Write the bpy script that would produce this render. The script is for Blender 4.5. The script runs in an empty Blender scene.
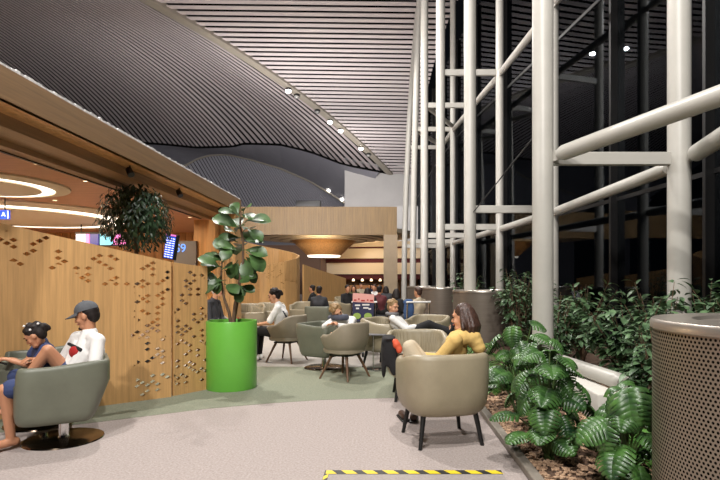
import bpy, bmesh, math, random
from mathutils import Vector as V, Matrix, noise
R = random.Random(7)
SC = bpy.context.scene
COL = SC.collection
PI = math.pi

# ---------------------------------------------------------------- camera, world, lights, exposure
EYE = 1.45
cam_d = bpy.data.cameras.new('camera'); cam = bpy.data.objects.new('camera', cam_d); COL.objects.link(cam)
cam.location = (0, 0, EYE); cam.rotation_euler = (PI/2, 0, 0)
cam_d.sensor_width = 36; cam_d.lens = 26; cam_d.shift_x = -22/720; cam_d.shift_y = 40/720
cam_d.clip_end = 300
SC.camera = cam
w = bpy.data.worlds.new('night'); SC.world = w; w.use_nodes = True
w.node_tree.nodes['Background'].inputs[0].default_value = (.25, .28, .36, 1)
w.node_tree.nodes['Background'].inputs[1].default_value = .012
SC.view_settings.view_transform = 'Standard'; SC.view_settings.look = 'None'
SC.view_settings.exposure = 0.0; SC.view_settings.gamma = 1.0; SC.view_settings.use_curve_mapping = False

def area(name, loc, size, power, col, target=None, shape='DISK', size_y=None):
    d = bpy.data.lights.new(name, 'AREA'); d.shape = shape; d.size = size; d.energy = power; d.color = col
    if size_y: d.size_y = size_y
    o = bpy.data.objects.new(name, d); COL.objects.link(o); o.location = loc
    t = V(target) if target else V(loc) - V((0, 0, 1))
    o.rotation_euler = (t - V(loc)).to_track_quat('-Z', 'Y').to_euler()
    return o
NEUT = (1, .965, .925)
area('high_bay_light', (-2.6, -1.5, 10.4), .35, 800, NEUT, (-1.2, 4.5, 0))
area('high_bay_light', (-1.6, -7.0, 8.6), .5, 1150, NEUT, (-2.0, 5.5, .8))
area('high_bay_light', (1.0, 1.6, 10.6), .3, 600, NEUT, (2.0, 4.6, 0))
area('high_bay_light', (-3.3, 9.5, 11.2), .22, 780, NEUT, (-1, 9.5, 0))
area('high_bay_light', (-2.4, 15.2, 11.6), .22, 720, NEUT, (-0.5, 15, 0))
# warm light of the cafe under the canopy
WARM = (1, .74, .46)
area('cafe_ceiling_light', (-6.5, 8.3, 2.86), 1.4, 125, WARM)
area('cafe_ceiling_light', (-8.9, 12.5, 2.86), 2.0, 230, WARM)
area('cafe_ceiling_light', (-5.2, 12.4, 2.9), .5, 26, WARM)
# cove lights lying in the trough on top of the canopy, plus two added fills above the bridge, washing the vault
COVE = (1, .95, .94)
area('vault_wash_light', (-6.0, 4.0, 3.85), 2.5, 560, COVE, (-4.0, 20, 14.5), 'RECTANGLE', .4)
area('vault_wash_light', (-6.0, 8.0, 3.85), 2.5, 900, COVE, (-9.0, 26, 14.5), 'RECTANGLE', .4)
area('vault_wash_light', (-6.0, 11.5, 3.85), 2.5, 900, COVE, (-9.5, 34, 14), 'RECTANGLE', .4)
area('vault_wash_light', (-3.5, 28.5, 5.2), 4, 760, (1, .96, .96), (-2.0, 34, 13.5), 'RECTANGLE', .4)  # added fill with no real lamp there, brightens the right vault
area('vault_wash_light', (-6.5, 28.5, 5.2), 4, 2300, (.95, .96, 1), (-6.0, 56, 12), 'RECTANGLE', .4)  # second added fill, no source of its own, lifts the far dome
# bar far behind
area('bar_light', (-1.2, 32.6, 3.3), 2, 90, WARM, (1.2, 36, 2.4))
area('bar_light', (-3.3, 27.0, 3.3), 1.2, 60, WARM, (-3.4, 30, 3.4))
area('hall_light', (-1.5, 20.5, 11.0), .25, 420, NEUT, (-1.2, 19.5, 0))
area('hall_light', (-2.5, 40.0, 9), .3, 600, (1, .96, .95), (-1.5, 52, 11))

# ---------------------------------------------------------------- helpers
F = 520.0
def W(px, py, Y):
    return V(((px-382)*Y/F, Y, EYE-(py-280)*Y/F))
def lin(c):
    c = c/255
    return c/12.92 if c <= .04045 else ((c+.055)/1.055)**2.4
def rgb(r, g, b): return (lin(r), lin(g), lin(b), 1)
MATS = {}
def mat(name, col, rough=.6, metal=0., var=0., vscale=(8, 8, 8), bump=0., bscale=60., emit=0., col2=None, coat=0., spec=.5):
    m = bpy.data.materials.new(name); m.use_nodes = True; nt = m.node_tree; b = nt.nodes['Principled BSDF']
    c = rgb(*col)
    b.inputs['Base Color'].default_value = c; b.inputs['Roughness'].default_value = rough; b.inputs['Metallic'].default_value = metal
    b.inputs['Specular IOR Level'].default_value = spec
    if coat: b.inputs['Coat Weight'].default_value = coat; b.inputs['Coat Roughness'].default_value = .15
    tc = nt.nodes.new('ShaderNodeTexCoord')
    if var or col2:
        mp = nt.nodes.new('ShaderNodeMapping'); mp.inputs['Scale'].default_value = vscale
        nz = nt.nodes.new('ShaderNodeTexNoise'); nz.inputs['Scale'].default_value = 1; nz.inputs['Detail'].default_value = 5; nz.inputs['Roughness'].default_value = .65
        nt.links.new(tc.outputs['Object'], mp.inputs[0]); nt.links.new(mp.outputs[0], nz.inputs['Vector'])
        rp = nt.nodes.new('ShaderNodeValToRGB'); rp.color_ramp.elements[0].position = .3; rp.color_ramp.elements[1].position = .7
        lo = rgb(*(col2 if col2 else [x*(1-var) for x in col])); hi = rgb(*(col if col2 else [min(255, x*(1+var)) for x in col]))
        rp.color_ramp.elements[0].color = lo; rp.color_ramp.elements[1].color = hi
        nt.links.new(nz.outputs['Fac'], rp.inputs[0]); nt.links.new(rp.outputs[0], b.inputs['Base Color'])
    if bump:
        n2 = nt.nodes.new('ShaderNodeTexNoise'); n2.inputs['Scale'].default_value = bscale; n2.inputs['Detail'].default_value = 3
        nt.links.new(tc.outputs['Object'], n2.inputs['Vector'])
        bp = nt.nodes.new('ShaderNodeBump'); bp.inputs['Strength'].default_value = bump; bp.inputs['Distance'].default_value = .01
        nt.links.new(n2.outputs['Fac'], bp.inputs['Height']); nt.links.new(bp.outputs[0], b.inputs['Normal'])
    if emit:
        b.inputs['Emission Color'].default_value = c; b.inputs['Emission Strength'].default_value = emit
    MATS[name] = m
    return m

class MB:
    def __init__(s): s.v = []; s.f = []; s.m = []; s.mi = 0
    def add(s, vs, fs):
        o = len(s.v); s.v.extend([tuple(x) for x in vs])
        for f in fs: s.f.append([i+o for i in f]); s.m.append(s.mi)
        return s
    def box(s, lo, hi, mx=None):
        x0, y0, z0 = lo; x1, y1, z1 = hi
        vs = [V((x, y, z)) for z in (z0, z1) for y in (y0, y1) for x in (x0, x1)]
        if mx: vs = [mx @ v for v in vs]
        return s.add(vs, [(0, 2, 3, 1), (4, 5, 7, 6), (0, 1, 5, 4), (2, 6, 7, 3), (0, 4, 6, 2), (1, 3, 7, 5)])
    def rbox(s, lo, hi, r, mx=None, n=3):
        # rounded box: superellipsoid-like corners from a subdivided cube
        lo, hi = V(lo), V(hi); c = (lo+hi)/2; h = (hi-lo)/2; r = min(r, *h)
        bm = bmesh.new(); bmesh.ops.create_cube(bm, size=1)
        for v in bm.verts: v.co = V((v.co.x*2*h.x, v.co.y*2*h.y, v.co.z*2*h.z))+c
        bmesh.ops.bevel(bm, geom=bm.edges[:], offset=r*.999, segments=n, affect='EDGES', profile=.5)
        bm.verts.index_update()
        vs = [mx @ v.co if mx else v.co.copy() for v in bm.verts]; fs = [[v.index for v in f.verts] for f in bm.faces]; bm.free()
        return s.add(vs, fs)
    def tube(s, pts, rad, n=12, cap=True, sx=1., up=None):
        pts = [V(p) for p in pts]; k = len(pts)
        rs = rad if isinstance(rad, (list, tuple)) else [rad]*k
        vs = []; fs = []; ref = None
        for i, p in enumerate(pts):
            d = (pts[min(i+1, k-1)]-pts[max(i-1, 0)]).normalized()
            if ref is None:
                ref = V(up) if up else (V((0, 0, 1)) if abs(d.z) < .9 else V((0, 1, 0)))
            a = d.cross(ref)
            if a.length < 1e-5: a = d.orthogonal()
            a.normalize(); b = a.cross(d).normalized(); ref = b
            for j in range(n):
                t = 2*PI*j/n; vs.append(p+a*(math.cos(t)*rs[i]*sx)+b*(math.sin(t)*rs[i]))
        for i in range(k-1):
            for j in range(n): fs.append((i*n+j, i*n+(j+1) % n, (i+1)*n+(j+1) % n, (i+1)*n+j))
        if cap: fs.append(list(range(n))[::-1]); fs.append([(k-1)*n+j for j in range(n)])
        return s.add(vs, fs)
    def ell(s, c, r, basis=None, n=14, m=9):
        c = V(c); vs = [];
        for i in range(m+1):
            a = PI*i/m
            for j in range(n):
                t = 2*PI*j/n
                q = V((r[0]*math.sin(a)*math.cos(t), r[1]*math.sin(a)*math.sin(t), r[2]*math.cos(a)))
                if basis: q = basis[0]*q.x+basis[1]*q.y+basis[2]*q.z
                vs.append(c+q)
        fs = []
        for i in range(m):
            for j in range(n): fs.append((i*n+j, (i+1)*n+j, (i+1)*n+(j+1) % n, i*n+(j+1) % n))
        return s.add(vs, fs)
    def cap(s, a, b, ra, rb=None, n=12):
        a, b = V(a), V(b); rb = ra if rb is None else rb
        d = b-a
        if d.length < 1e-4: return s.ell(a, (ra,)*3)
        d.normalize(); pts = []; rs = []
        for k in range(5):
            t = (k/4)*PI/2; pts.append(a-d*ra*math.cos(t)); rs.append(max(ra*math.sin(t), 1e-4))
        for k in range(5):
            t = (k/4)*PI/2; pts.append(b+d*rb*math.sin(t)); rs.append(max(rb*math.cos(t), 1e-4))
        return s.tube(pts, rs, n)
    def lathe(s, prof, c=(0, 0, 0), n=40, a0=0, a1=2*PI):
        c = V(c); full = abs(a1-a0-2*PI) < 1e-6; k = n if full else n+1; vs = []; fs = []
        for (r, z) in prof:
            for j in range(k):
                t = a0+(a1-a0)*j/n; vs.append(c+V((r*math.cos(t), r*math.sin(t), z)))
        for i in range(len(prof)-1):
            for j in range(n):
                j2 = (j+1) % k; fs.append((i*k+j, i*k+j2, (i+1)*k+j2, (i+1)*k+j))
        return s.add(vs, fs)
    def grid(s, P):
        h = len(P); q = len(P[0]); vs = [p for row in P for p in row]
        return s.add(vs, [(i*q+j, i*q+j+1, (i+1)*q+j+1, (i+1)*q+j) for i in range(h-1) for j in range(q-1)])
    def poly(s, pts, z0, z1):
        n = len(pts); vs = [(p[0], p[1], z0) for p in pts]+[(p[0], p[1], z1) for p in pts]
        return s.add(vs, [list(range(n))[::-1], list(range(n, 2*n))]+[(i, (i+1) % n, n+(i+1) % n, n+i) for i in range(n)])
    def build(s, name, mats, parent=None, smooth=True, fix=True, angle=40):
        me = bpy.data.meshes.new(name); me.from_pydata(s.v, [], s.f)
        for m in (mats if isinstance(mats, (list, tuple)) else [mats]): me.materials.append(m)
        me.polygons.foreach_set('material_index', s.m)
        if fix:
            bm = bmesh.new(); bm.from_mesh(me); bmesh.ops.recalc_face_normals(bm, faces=bm.faces[:]); bm.to_mesh(me); bm.free()
        if smooth:
            me.polygons.foreach_set('use_smooth', [True]*len(me.polygons))
            me.update()
            try: me.set_sharp_from_angle(angle=math.radians(angle))
            except Exception: pass
        me.update()
        o = bpy.data.objects.new(name, me); COL.objects.link(o)
        if parent is not None: adopt(o, parent)
        return o
def adopt(o, p):
    o.parent = p; o.matrix_parent_inverse = Matrix.Translation(-root_loc(p))
def root_loc(p):
    l = V(p.location)
    # parts are built in world coordinates with unrotated roots; a mesh part sits at its root's origin
    if p.parent is not None: return V((0, 0, 0))
    return l
def tag(o, label, cat, group=None, kind=None):
    o['label'] = label; o['category'] = cat
    if group: o['group'] = group
    if kind: o['kind'] = kind
    return o
def thing(name, label, cat, loc=(0, 0, 0), group=None, kind=None):
    o = bpy.data.objects.new(name, None); COL.objects.link(o); o.location = loc; o.empty_display_size = .2
    return tag(o, label, cat, group, kind)
def struct(name, mb, m, smooth=False, **k):
    o = mb.build(name, m, None, smooth, **k); o['kind'] = 'structure'; return o
def copy_tree(o, parent=None):
    c = o.copy(); COL.objects.link(c)
    if parent is not None: c.parent = parent
    for ch in list(o.children): copy_tree(ch, c)
    return c
def put(proto, used, loc, f, label, group=None, scale=1):
    o = copy_tree(proto) if used[0] else proto
    used[0] = True
    o.location = loc; o.rotation_euler = (0, 0, math.atan2(-f[0], f[1])); o['label'] = label
    if group: o['group'] = group
    elif 'group' in o: del o['group']
    if scale != 1: o.scale = (scale,)*3
    return o
def remeshed(mb, name, m, parent, voxel, smooth=4):
    o = mb.build(name, m, parent, True)
    a = o.modifiers.new('r', 'REMESH'); a.mode = 'VOXEL'; a.voxel_size = voxel; a.use_smooth_shade = True
    b = o.modifiers.new('s', 'SMOOTH'); b.iterations = smooth; b.factor = .5
    dg = bpy.context.evaluated_depsgraph_get(); dg.update()
    me = bpy.data.meshes.new_from_object(o.evaluated_get(dg)); o.modifiers.clear()
    old = o.data; o.data = me; me.name = name
    if not me.materials: me.materials.append(m)
    bpy.data.meshes.remove(old)
    me.polygons.foreach_set('use_smooth', [True]*len(me.polygons))
    return o

# ---------------------------------------------------------------- materials
wood = mat('oak_veneer', (186, 146, 96), .45, var=.10, vscale=(30, 30, 1.2))
wood_h = mat('oak_veneer_long', (142, 110, 74), .45, var=.10, vscale=(30, 1.0, 30))
wood_d = mat('oak_veneer_dark', (150, 104, 60), .5, var=.12, vscale=(24, 24, 1.2))
wood_orange = mat('warm_veneer', (190, 142, 88), .5, var=.12, vscale=(14, 14, .8))
cafe_ceil = mat('cafe_ceiling_veneer', (190, 138, 104), .5, var=.06, vscale=(1.5, 12, 4))
cream = mat('cream_plaster', (220, 205, 180), .7)
steel_white = mat('white_painted_steel', (178, 175, 167), .38, var=.02, vscale=(3, 3, 3))
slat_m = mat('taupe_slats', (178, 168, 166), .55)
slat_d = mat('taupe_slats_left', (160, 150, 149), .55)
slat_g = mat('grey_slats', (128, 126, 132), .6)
gap_m = mat('gap_shade_and_lip', (12, 11, 11), .95, spec=.05)  # near-black sheet: shade between the slats put into its colour; also the dark lip
rib_m = mat('rib_metal', (132, 124, 112), .5)
greywall = mat('grey_wall', (168, 164, 160), .8, var=.03, vscale=(.5, .5, .5))
beige_pillar = mat('beige_pillar', (150, 132, 108), .7, var=.05, vscale=(2, 2, 2))
black_m = mat('black_metal', (18, 17, 17), .45)
dark_m = mat('dark_plastic', (30, 29, 30), .5)
chrome = mat('chrome', (205, 205, 205), .12, 1.)
steel_dark = mat('polished_base', (112, 98, 84), .16, 1.)
sage = mat('sage_leather', (100, 102, 88), .42, var=.04, vscale=(6, 6, 6), bump=.12, bscale=180)
taupe = mat('taupe_leather', (148, 137, 114), .42, var=.04, vscale=(5, 5, 5), bump=.1, bscale=180)
taupe2 = mat('stone_leather', (136, 126, 108), .5, var=.04, vscale=(5, 5, 5), bump=.1, bscale=180)
leg_wood = mat('walnut_leg', (96, 68, 46), .5, var=.15, vscale=(30, 30, 3))
green_pot = mat('green_lacquer', (104, 176, 66), .35, var=.02, vscale=(4, 4, 4))
soil = mat('soil', (46, 36, 28), .95, var=.3, vscale=(30, 30, 30))
bark = mat('bark', (96, 76, 58), .85, var=.25, vscale=(25, 25, 8), bump=.5)
fig_leaf = mat('fig_leaf', (58, 82, 44), .36, var=.4, vscale=(5, 5, 5))
fic_leaf = mat('ficus_leaf', (36, 56, 34), .42, var=.35, vscale=(9, 9, 9))
var_leaf = mat('variegated_leaf', (104, 134, 92), .42, col2=(34, 58, 38), vscale=(14, 14, 14))
mon_leaf = mat('monstera_leaf', (78, 118, 54), .36, col2=(14, 40, 24), vscale=(7, 7, 7))
fern_leaf = mat('fern_leaf', (96, 146, 60), .45, col2=(50, 88, 38), vscale=(9, 9, 9))
mulch_m = mat('bark_chips', (198, 166, 136), .9, col2=(122, 92, 70), vscale=(25, 25, 25))
mulch_b = mat('planting_soil', (104, 78, 60), .95, col2=(52, 38, 30), vscale=(20, 20, 20), bump=.8, bscale=40)
kerb_m = mat('kerb_metal', (130, 122, 112), .5, var=.05)
plinth_m = mat('pale_plinth', (196, 192, 184), .7, var=.03)
white_cloth = mat('white_cotton', (225, 223, 220), .85, bump=.3, bscale=30)
navy = mat('navy_cloth', (48, 60, 98), .85, bump=.3, bscale=40)
black_cloth = mat('black_cloth', (22, 21, 23), .85, bump=.3, bscale=40)
grey_cloth = mat('grey_cloth', (112, 110, 112), .85, bump=.3, bscale=40)
dgrey_cloth = mat('charcoal_cloth', (52, 52, 56), .85, bump=.3, bscale=40)
yellow_cloth = mat('mustard_fleece', (206, 172, 104), .9, bump=.4, bscale=35)
beige_cloth = mat('beige_cloth', (186, 172, 148), .85, bump=.3, bscale=40)
red_cloth = mat('red_cloth', (168, 34, 34), .7)
orange_cloth = mat('orange_cloth', (206, 84, 50), .7)
maroon_cloth = mat('maroon_cloth', (92, 40, 44), .85)
blue_cloth = mat('blue_cloth', (52, 78, 118), .8, var=.15)
skin = mat('skin', (205, 152, 120), .5)
skin_t = mat('skin_tan', (184, 130, 98), .5)
hair_d = mat('dark_hair', (30, 23, 21), .6, var=.3, vscale=(60, 60, 10), bump=.2, bscale=50, spec=.3)
hair_b = mat('brown_hair', (62, 42, 34), .42, var=.35, vscale=(70, 70, 8), bump=.6, bscale=90)
hair_s = mat('sandy_hair', (140, 112, 76), .5, var=.2, vscale=(60, 60, 60), bump=.6, bscale=90)
hair_w = mat('white_hair', (205, 200, 192), .6, bump=.6, bscale=90)
eye_m = mat('eye', (30, 22, 20), .2)
lip_m = mat('lips', (158, 92, 82), .5)
cap_m = mat('cap_cloth', (82, 84, 88), .85, var=.08, vscale=(20, 20, 20))
yellow_tape = mat('yellow_tape', (222, 196, 40), .5)
black_tape = mat('black_tape', (40, 40, 40), .5)
mat_grey = mat('grey_mat', (150, 142, 138), .9, var=.08, vscale=(60, 60, 60))
lamp_on = mat('lamp_glow', (255, 250, 240), .5, emit=22)
ring_on = mat('cove_glow', (255, 244, 226), .5, emit=2.6)
down_on = mat('downlight_glow', (255, 240, 214), .5, emit=9)
silver = mat('silver_strip', (228, 228, 234), .4, 0, var=.2, vscale=(3, 14, 3))
def carpet(name, a, b):
    m = mat(name, a, .95, col2=b, vscale=(55, 55, 55), bump=.7, bscale=140, spec=.1); return m
carpet_pink = carpet('pink_beige_carpet', (182, 171, 166), (146, 135, 131))
carpet_green = carpet('green_grey_carpet', (146, 148, 130), (118, 122, 106))
carpet_light = carpet('light_grey_carpet', (184, 178, 170), (156, 150, 144))

# perforated drum: staggered round holes on the cylinder
def perforated(name, col, pitch, radius_frac, R_):
    m = mat(name, col, .38, .75); nt = m.node_tree; N = nt.nodes; L = nt.links; b = N['Principled BSDF']
    tc = N.new('ShaderNodeTexCoord'); sp = N.new('ShaderNodeSeparateXYZ'); L.new(tc.outputs['UV'], sp.inputs[0])
    def mth(op, a, bb=None):
        n = N.new('ShaderNodeMath'); n.operation = op
        for i, x in enumerate((a, bb)):
            if x is None: continue
            if isinstance(x, (int, float)): n.inputs[i].default_value = x
            else: L.new(x, n.inputs[i])
        return n.outputs[0]
    row = mth('DIVIDE', sp.outputs[1], pitch*.866); ri = mth('FLOOR', row)
    off = mth('MULTIPLY', mth('MODULO', ri, 2), .5)
    cx = mth('ADD', mth('DIVIDE', sp.outputs[0], pitch), off)
    fx = mth('SUBTRACT', mth('FRACT', cx), .5); fy = mth('MULTIPLY', mth('SUBTRACT', mth('FRACT', row), .5), .866)
    d = mth('SQRT', mth('ADD', mth('MULTIPLY', fx, fx), mth('MULTIPLY', fy, fy)))
    hole = mth('LESS_THAN', d, radius_frac)
    mx = N.new('ShaderNodeMixShader'); dk = N.new('ShaderNodeBsdfDiffuse'); dk.inputs[0].default_value = rgb(20, 18, 17)
    L.new(hole, mx.inputs[0]); L.new(b.outputs[0], mx.inputs[1]); L.new(dk.outputs[0], mx.inputs[2])
    L.new(mx.outputs[0], N['Material Output'].inputs[0])
    return m
perf_m = perforated('perforated_steel', (150, 138, 124), .0235, .30, .7)
rim_m = mat('brushed_rim', (176, 168, 158), .33, .8, var=.05, vscale=(3, 3, 60))

# wooden screen with diamond cut-outs
def screen_mat():
    m = mat('cut_out_veneer', (186, 145, 94), .45, var=.09, vscale=(30, 30, 1.2)); nt = m.node_tree; N = nt.nodes; L = nt.links; b = N['Principled BSDF']
    tc = N.new('ShaderNodeTexCoord'); sp = N.new('ShaderNodeSeparateXYZ'); L.new(tc.outputs['UV'], sp.inputs[0])
    def mth(op, a, bb=None):
        n = N.new('ShaderNodeMath'); n.operation = op
        for i, x in enumerate((a, bb)):
            if x is None: continue
            if isinstance(x, (int, float)): n.inputs[i].default_value = x
            else: L.new(x, n.inputs[i])
        return n.outputs[0]
    u = mth('DIVIDE', sp.outputs[0], .115); v = mth('DIVIDE', sp.outputs[1], .072)
    p = mth('ADD', u, v); q = mth('SUBTRACT', u, v)
    cp = N.new('ShaderNodeCombineXYZ'); L.new(mth('FLOOR', p), cp.inputs[0]); L.new(mth('FLOOR', q), cp.inputs[1])
    wn = N.new('ShaderNodeTexWhiteNoise'); wn.noise_dimensions = '2D'; L.new(cp.outputs[0], wn.inputs['Vector'])
    a = mth('LESS_THAN', mth('ABSOLUTE', mth('SUBTRACT', mth('FRACT', p), .5)), .33)
    c = mth('LESS_THAN', mth('ABSOLUTE', mth('SUBTRACT', mth('FRACT', q), .5)), .33)
    # where the cut-outs cluster: second vertex attribute stores the density along the wall
    at = N.new('ShaderNodeAttribute'); at.attribute_name = 'cut'
    h = mth('LESS_THAN', wn.outputs['Value'], at.outputs['Fac'])
    hole = mth('MULTIPLY', mth('MULTIPLY', a, c), h)
    mx = N.new('ShaderNodeMixShader'); tr = N.new('ShaderNodeBsdfTransparent')
    L.new(hole, mx.inputs[0]); L.new(b.outputs[0], mx.inputs[1]); L.new(tr.outputs[0], mx.inputs[2])
    L.new(mx.outputs[0], N['Material Output'].inputs[0])
    return m
screen_m = screen_mat()
def glass_mat():
    m = bpy.data.materials.new('night_glass'); m.use_nodes = True; nt = m.node_tree; N = nt.nodes; L = nt.links
    N.remove(N['Principled BSDF'])
    gl = N.new('ShaderNodeBsdfGlossy'); gl.inputs['Roughness'].default_value = .01; gl.inputs['Color'].default_value = (.8, .85, .9, 1)
    tr = N.new('ShaderNodeBsdfTransparent'); tr.inputs[0].default_value = (.3, .33, .36, 1)
    fr = N.new('ShaderNodeFresnel'); fr.inputs[0].default_value = 1.38
    mn = N.new('ShaderNodeMath'); mn.operation = 'MINIMUM'; mn.inputs[1].default_value = .08; L.new(fr.outputs[0], mn.inputs[0])
    mx = N.new('ShaderNodeMixShader'); L.new(mn.outputs[0], mx.inputs[0]); L.new(tr.outputs[0], mx.inputs[1]); L.new(gl.outputs[0], mx.inputs[2])
    L.new(mx.outputs[0], N['Material Output'].inputs[0]); return m
glass_m = glass_mat()

# ---------------------------------------------------------------- the setting
# floor: carpet in three tones
m = MB(); m.add([(-16, -3, 0), (9, -3, 0), (9, 66, 0), (-16, 66, 0)], [(0, 1, 2, 3)])
struct('floor', m, carpet_pink)
band_lo = [(-6, 4.2), (-3.6, 4.95), (-2.96, 5.27), (-1.98, 5.85), (-1.3, 6.12), (-.75, 6.28), (.1, 6.39), (1.05, 6.42)]
band_hi = [(-6, 9.0), (-3.6, 8.75), (-1.98, 8.7), (-.75, 8.67), (.1, 8.67), (1.05, 8.67)]
m = MB(); m.poly(band_lo+band_hi[::-1], .0, .003); struct('floor_green_band', m, carpet_green)
m = MB(); m.poly([(-6, 9.0), (-3.6, 8.75), (-1.98, 8.7), (-.75, 8.67), (1.05, 8.67), (1.05, 24), (-6, 24)], .0, .003); struct('floor_light_band', m, carpet_light)
# planting bed and kerb
m = MB(); m.poly([(1.14, -1), (5.3, -1), (5.3, 8.4), (4.55, 14.5), (3.7, 20.5), (3.1, 26.5), (2.8, 40), (1.14, 40)], .0, .03); struct('floor_planting_bed', m, mulch_b)
m = MB(); m.rbox((1.06, -1, 0), (1.14, 26, .06), .012); struct('trim_planting_kerb', m, kerb_m)

GYS = [-2.4, .3, 2.9, 5.6, 8.4, 11.3, 14.5, 17.5, 20.5, 23.5, 26.5, 29.5, 33, 37, 41]
GTAB = [(-9, 5.35), (8.4, 5.35), (11.3, 5.1), (14.5, 4.65), (17.5, 4.2), (20.5, 3.75), (23.5, 3.4), (26.5, 3.15), (29.5, 3.0), (33, 2.9), (37, 2.85), (41, 2.8), (70, 2.6)]
def glass_x(y):
    return poly_at(GTAB, y)
# vault: rib curve, left bay of long slats, right bay of cross slats
def poly_at(tab, x):
    for (a, b), (c, d) in zip(tab, tab[1:]):
        if x <= c: return b+(d-b)*(x-a)/(c-a)
    (a, b), (c, d) = tab[-2:]
    return b+(d-b)*(x-a)/(c-a)
FARX = [(0, 390), (.18, 300), (.32, 244), (.54, 180), (.75, 110), (1.0, 36)]
FARY = [(36, 136), (110, 140), (167, 144), (196, 147), (233, 146), (244, 143), (280, 144), (310, 151), (344, 164), (390, 173)]
def Sv(u, t):
    n = W(150-280*u, 0, 25); fx = poly_at(FARX, u); f = W(fx, poly_at(FARY, fx), 50)
    p = n.lerp(f, t); p.z += 1.0*4*t*(1-t)
    return p
def strips(S, nu, ts, duty, th, mb):
    for j in range(nu):
        a, b = (j+.5-duty/2)/nu, (j+.5+duty/2)/nu
        A = [S(a, t) for t in ts]; B = [S(b, t) for t in ts]
        dn = V((0, 0, th))
        mb.grid([A, B]); mb.grid([[p+dn for p in A], A]); mb.grid([[p+dn for p in B], B])
TS = [-.35+1.35*i/18 for i in range(19)]
m = MB(); m.mi = 0; strips(Sv, 66, TS, .58, .03, m)
m.mi = 1; m.grid([[Sv(u, t)+V((0, 0, .6)) for t in TS] for u in [i/12 for i in range(13)]])
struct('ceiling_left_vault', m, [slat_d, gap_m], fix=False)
m = MB()
TR = [-.62+1.62*i/70 for i in range(71)]
hh = .56*.5*1.62/70
for t in TR:
    p0, p1 = Sv(0, t-hh), Sv(0, t+hh)
    x1 = glass_x(p0.y)+.2; dn = V((0, 0, .03)); dy = V((0, -.035, -.03))*(x1-p0.x)
    q = [p0, V((x1, p0.y, p0.z))+dy, V((x1, p1.y, p1.z))+dy, p1]
    m.add(q+[a+dn for a in q], [(0, 1, 2, 3), (0, 4, 5, 1), (2, 6, 7, 3)])
m.mi = 1
m.grid([[Sv(0, t)+V((0, 0, .75)), V((glass_x(Sv(0, t).y)+.2, Sv(0, t).y, Sv(0, t).z+.75))] for t in TR])
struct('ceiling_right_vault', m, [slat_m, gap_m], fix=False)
# rib between the bays
m = MB(); top = []; 
rows = [[], [], [], [], []]
for t in [-.6+1.6*i/30 for i in range(31)]:
    p = Sv(0, t)
    for r_, (dx, dz) in zip(rows, ((-.30, .1), (-.30, -.16), (0, -.2), (.30, -.16), (.30, .1))): r_.append(p+V((dx, 0, dz)))
m.grid(rows); struct('trim_ceiling_rib', m, rib_m, True, fix=False)
# lip at the far end of the left bay
m = MB(); m.tube([Sv(u, 1.0)+V((0, 0, -.03)) for u in [i/40 for i in range(41)]], .13, 8); struct('trim_vault_lip', m, gap_m, True)
# second bay and dome further back
CC = [(100, 192), (150, 178), (184, 166), (196, 159), (209, 155), (227, 154), (250, 159), (280, 168), (310, 181), (330, 193), (345, 203), (360, 214)]
def S2(u, t):
    fx = 36+u*344; a = W(fx, poly_at(FARY, fx), 50.2); cx = 105+u*250; b = W(cx, poly_at(CC, cx), 58)
    return a.lerp(b, t)
m = MB(); strips(S2, 24, [0, .25, .5, .75, 1], 1.0, .02, m); m.mi = 1; m.grid([[S2(u, t)+V((0, .1, .15)) for t in (0, .5, 1)] for u in [i/30 for i in range(31)]])
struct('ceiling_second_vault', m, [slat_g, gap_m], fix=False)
def S3(u, t):
    cx = 100+u*260; a = W(cx, poly_at(CC, cx), 58.2); b = W(140+u*260, 226, 61); p = a.lerp(b, t); return p
m = MB(); strips(S3, 90, [0, .5, 1], .62, .12, m); m.mi = 1; m.grid([[S3(u, t)+V((0, .2, .1)) for t in (0, .5, 1)] for u in [i/30 for i in range(31)]])
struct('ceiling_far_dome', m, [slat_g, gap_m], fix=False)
m = MB(); m.tube([W(x, poly_at(CC, x), 58) for x in range(110, 356, 5)], .16, 8); struct('trim_dome_rib', m, rib_m, True)
# far walls
m = MB(); m.box((-3.7, 51.5, 5), (2.9, 52, 16)); struct('wall_far_upper', m, greywall)
m = MB(); m.box((-16, 53, 0), (6, 53.3, 5)); struct('wall_far_lower', m, mat('dim_wall', (92, 66, 48), .8))
m = MB(); m.box((-34, 66, 0), (8, 66.3, 17)); struct('wall_far_gable', m, slat_g)

# wooden bridge across the hall
m = MB(); m.box((-9.5, 25, 3.62), (.72, 25.25, 4.97))
for k in range(86): m.box((-9.45+k*.118, 24.985, 3.62), (-9.45+k*.118+.1, 25.0, 4.97))
struct('trim_bridge_fascia', m, mat('bridge_veneer', (124, 98, 60), .5, var=.12, vscale=(20, 20, .8)))
m = MB(); m.box((.08, 24.9, 0), (.74, 25.5, 3.62)); struct('wall_bridge_pillar', m, beige_pillar)
m = MB(); m.box((.76, 40.5, 0), (2.8, 41, 7.2)); struct('wall_far_side', m, greywall)
m = MB()
for k in range(6):
    r0, r1 = 5.3-k*.55, 5.3-(k+1)*.55+.04; z = 4.02-k*.055
    m.lathe([(r0, z+.2), (r0, z), (r1, z), (r1, z+.1)], (-3.46, 31.0, 0), 64)
m.box((-9.5, 25.26, 4.26), (.72, 34.6, 4.3))
m.lathe([(2.1, 3.9), (.1, 3.9)], (-3.46, 31.0, 0), 64)
struct('ceiling_bridge_rings', m, cream, True)

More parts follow.
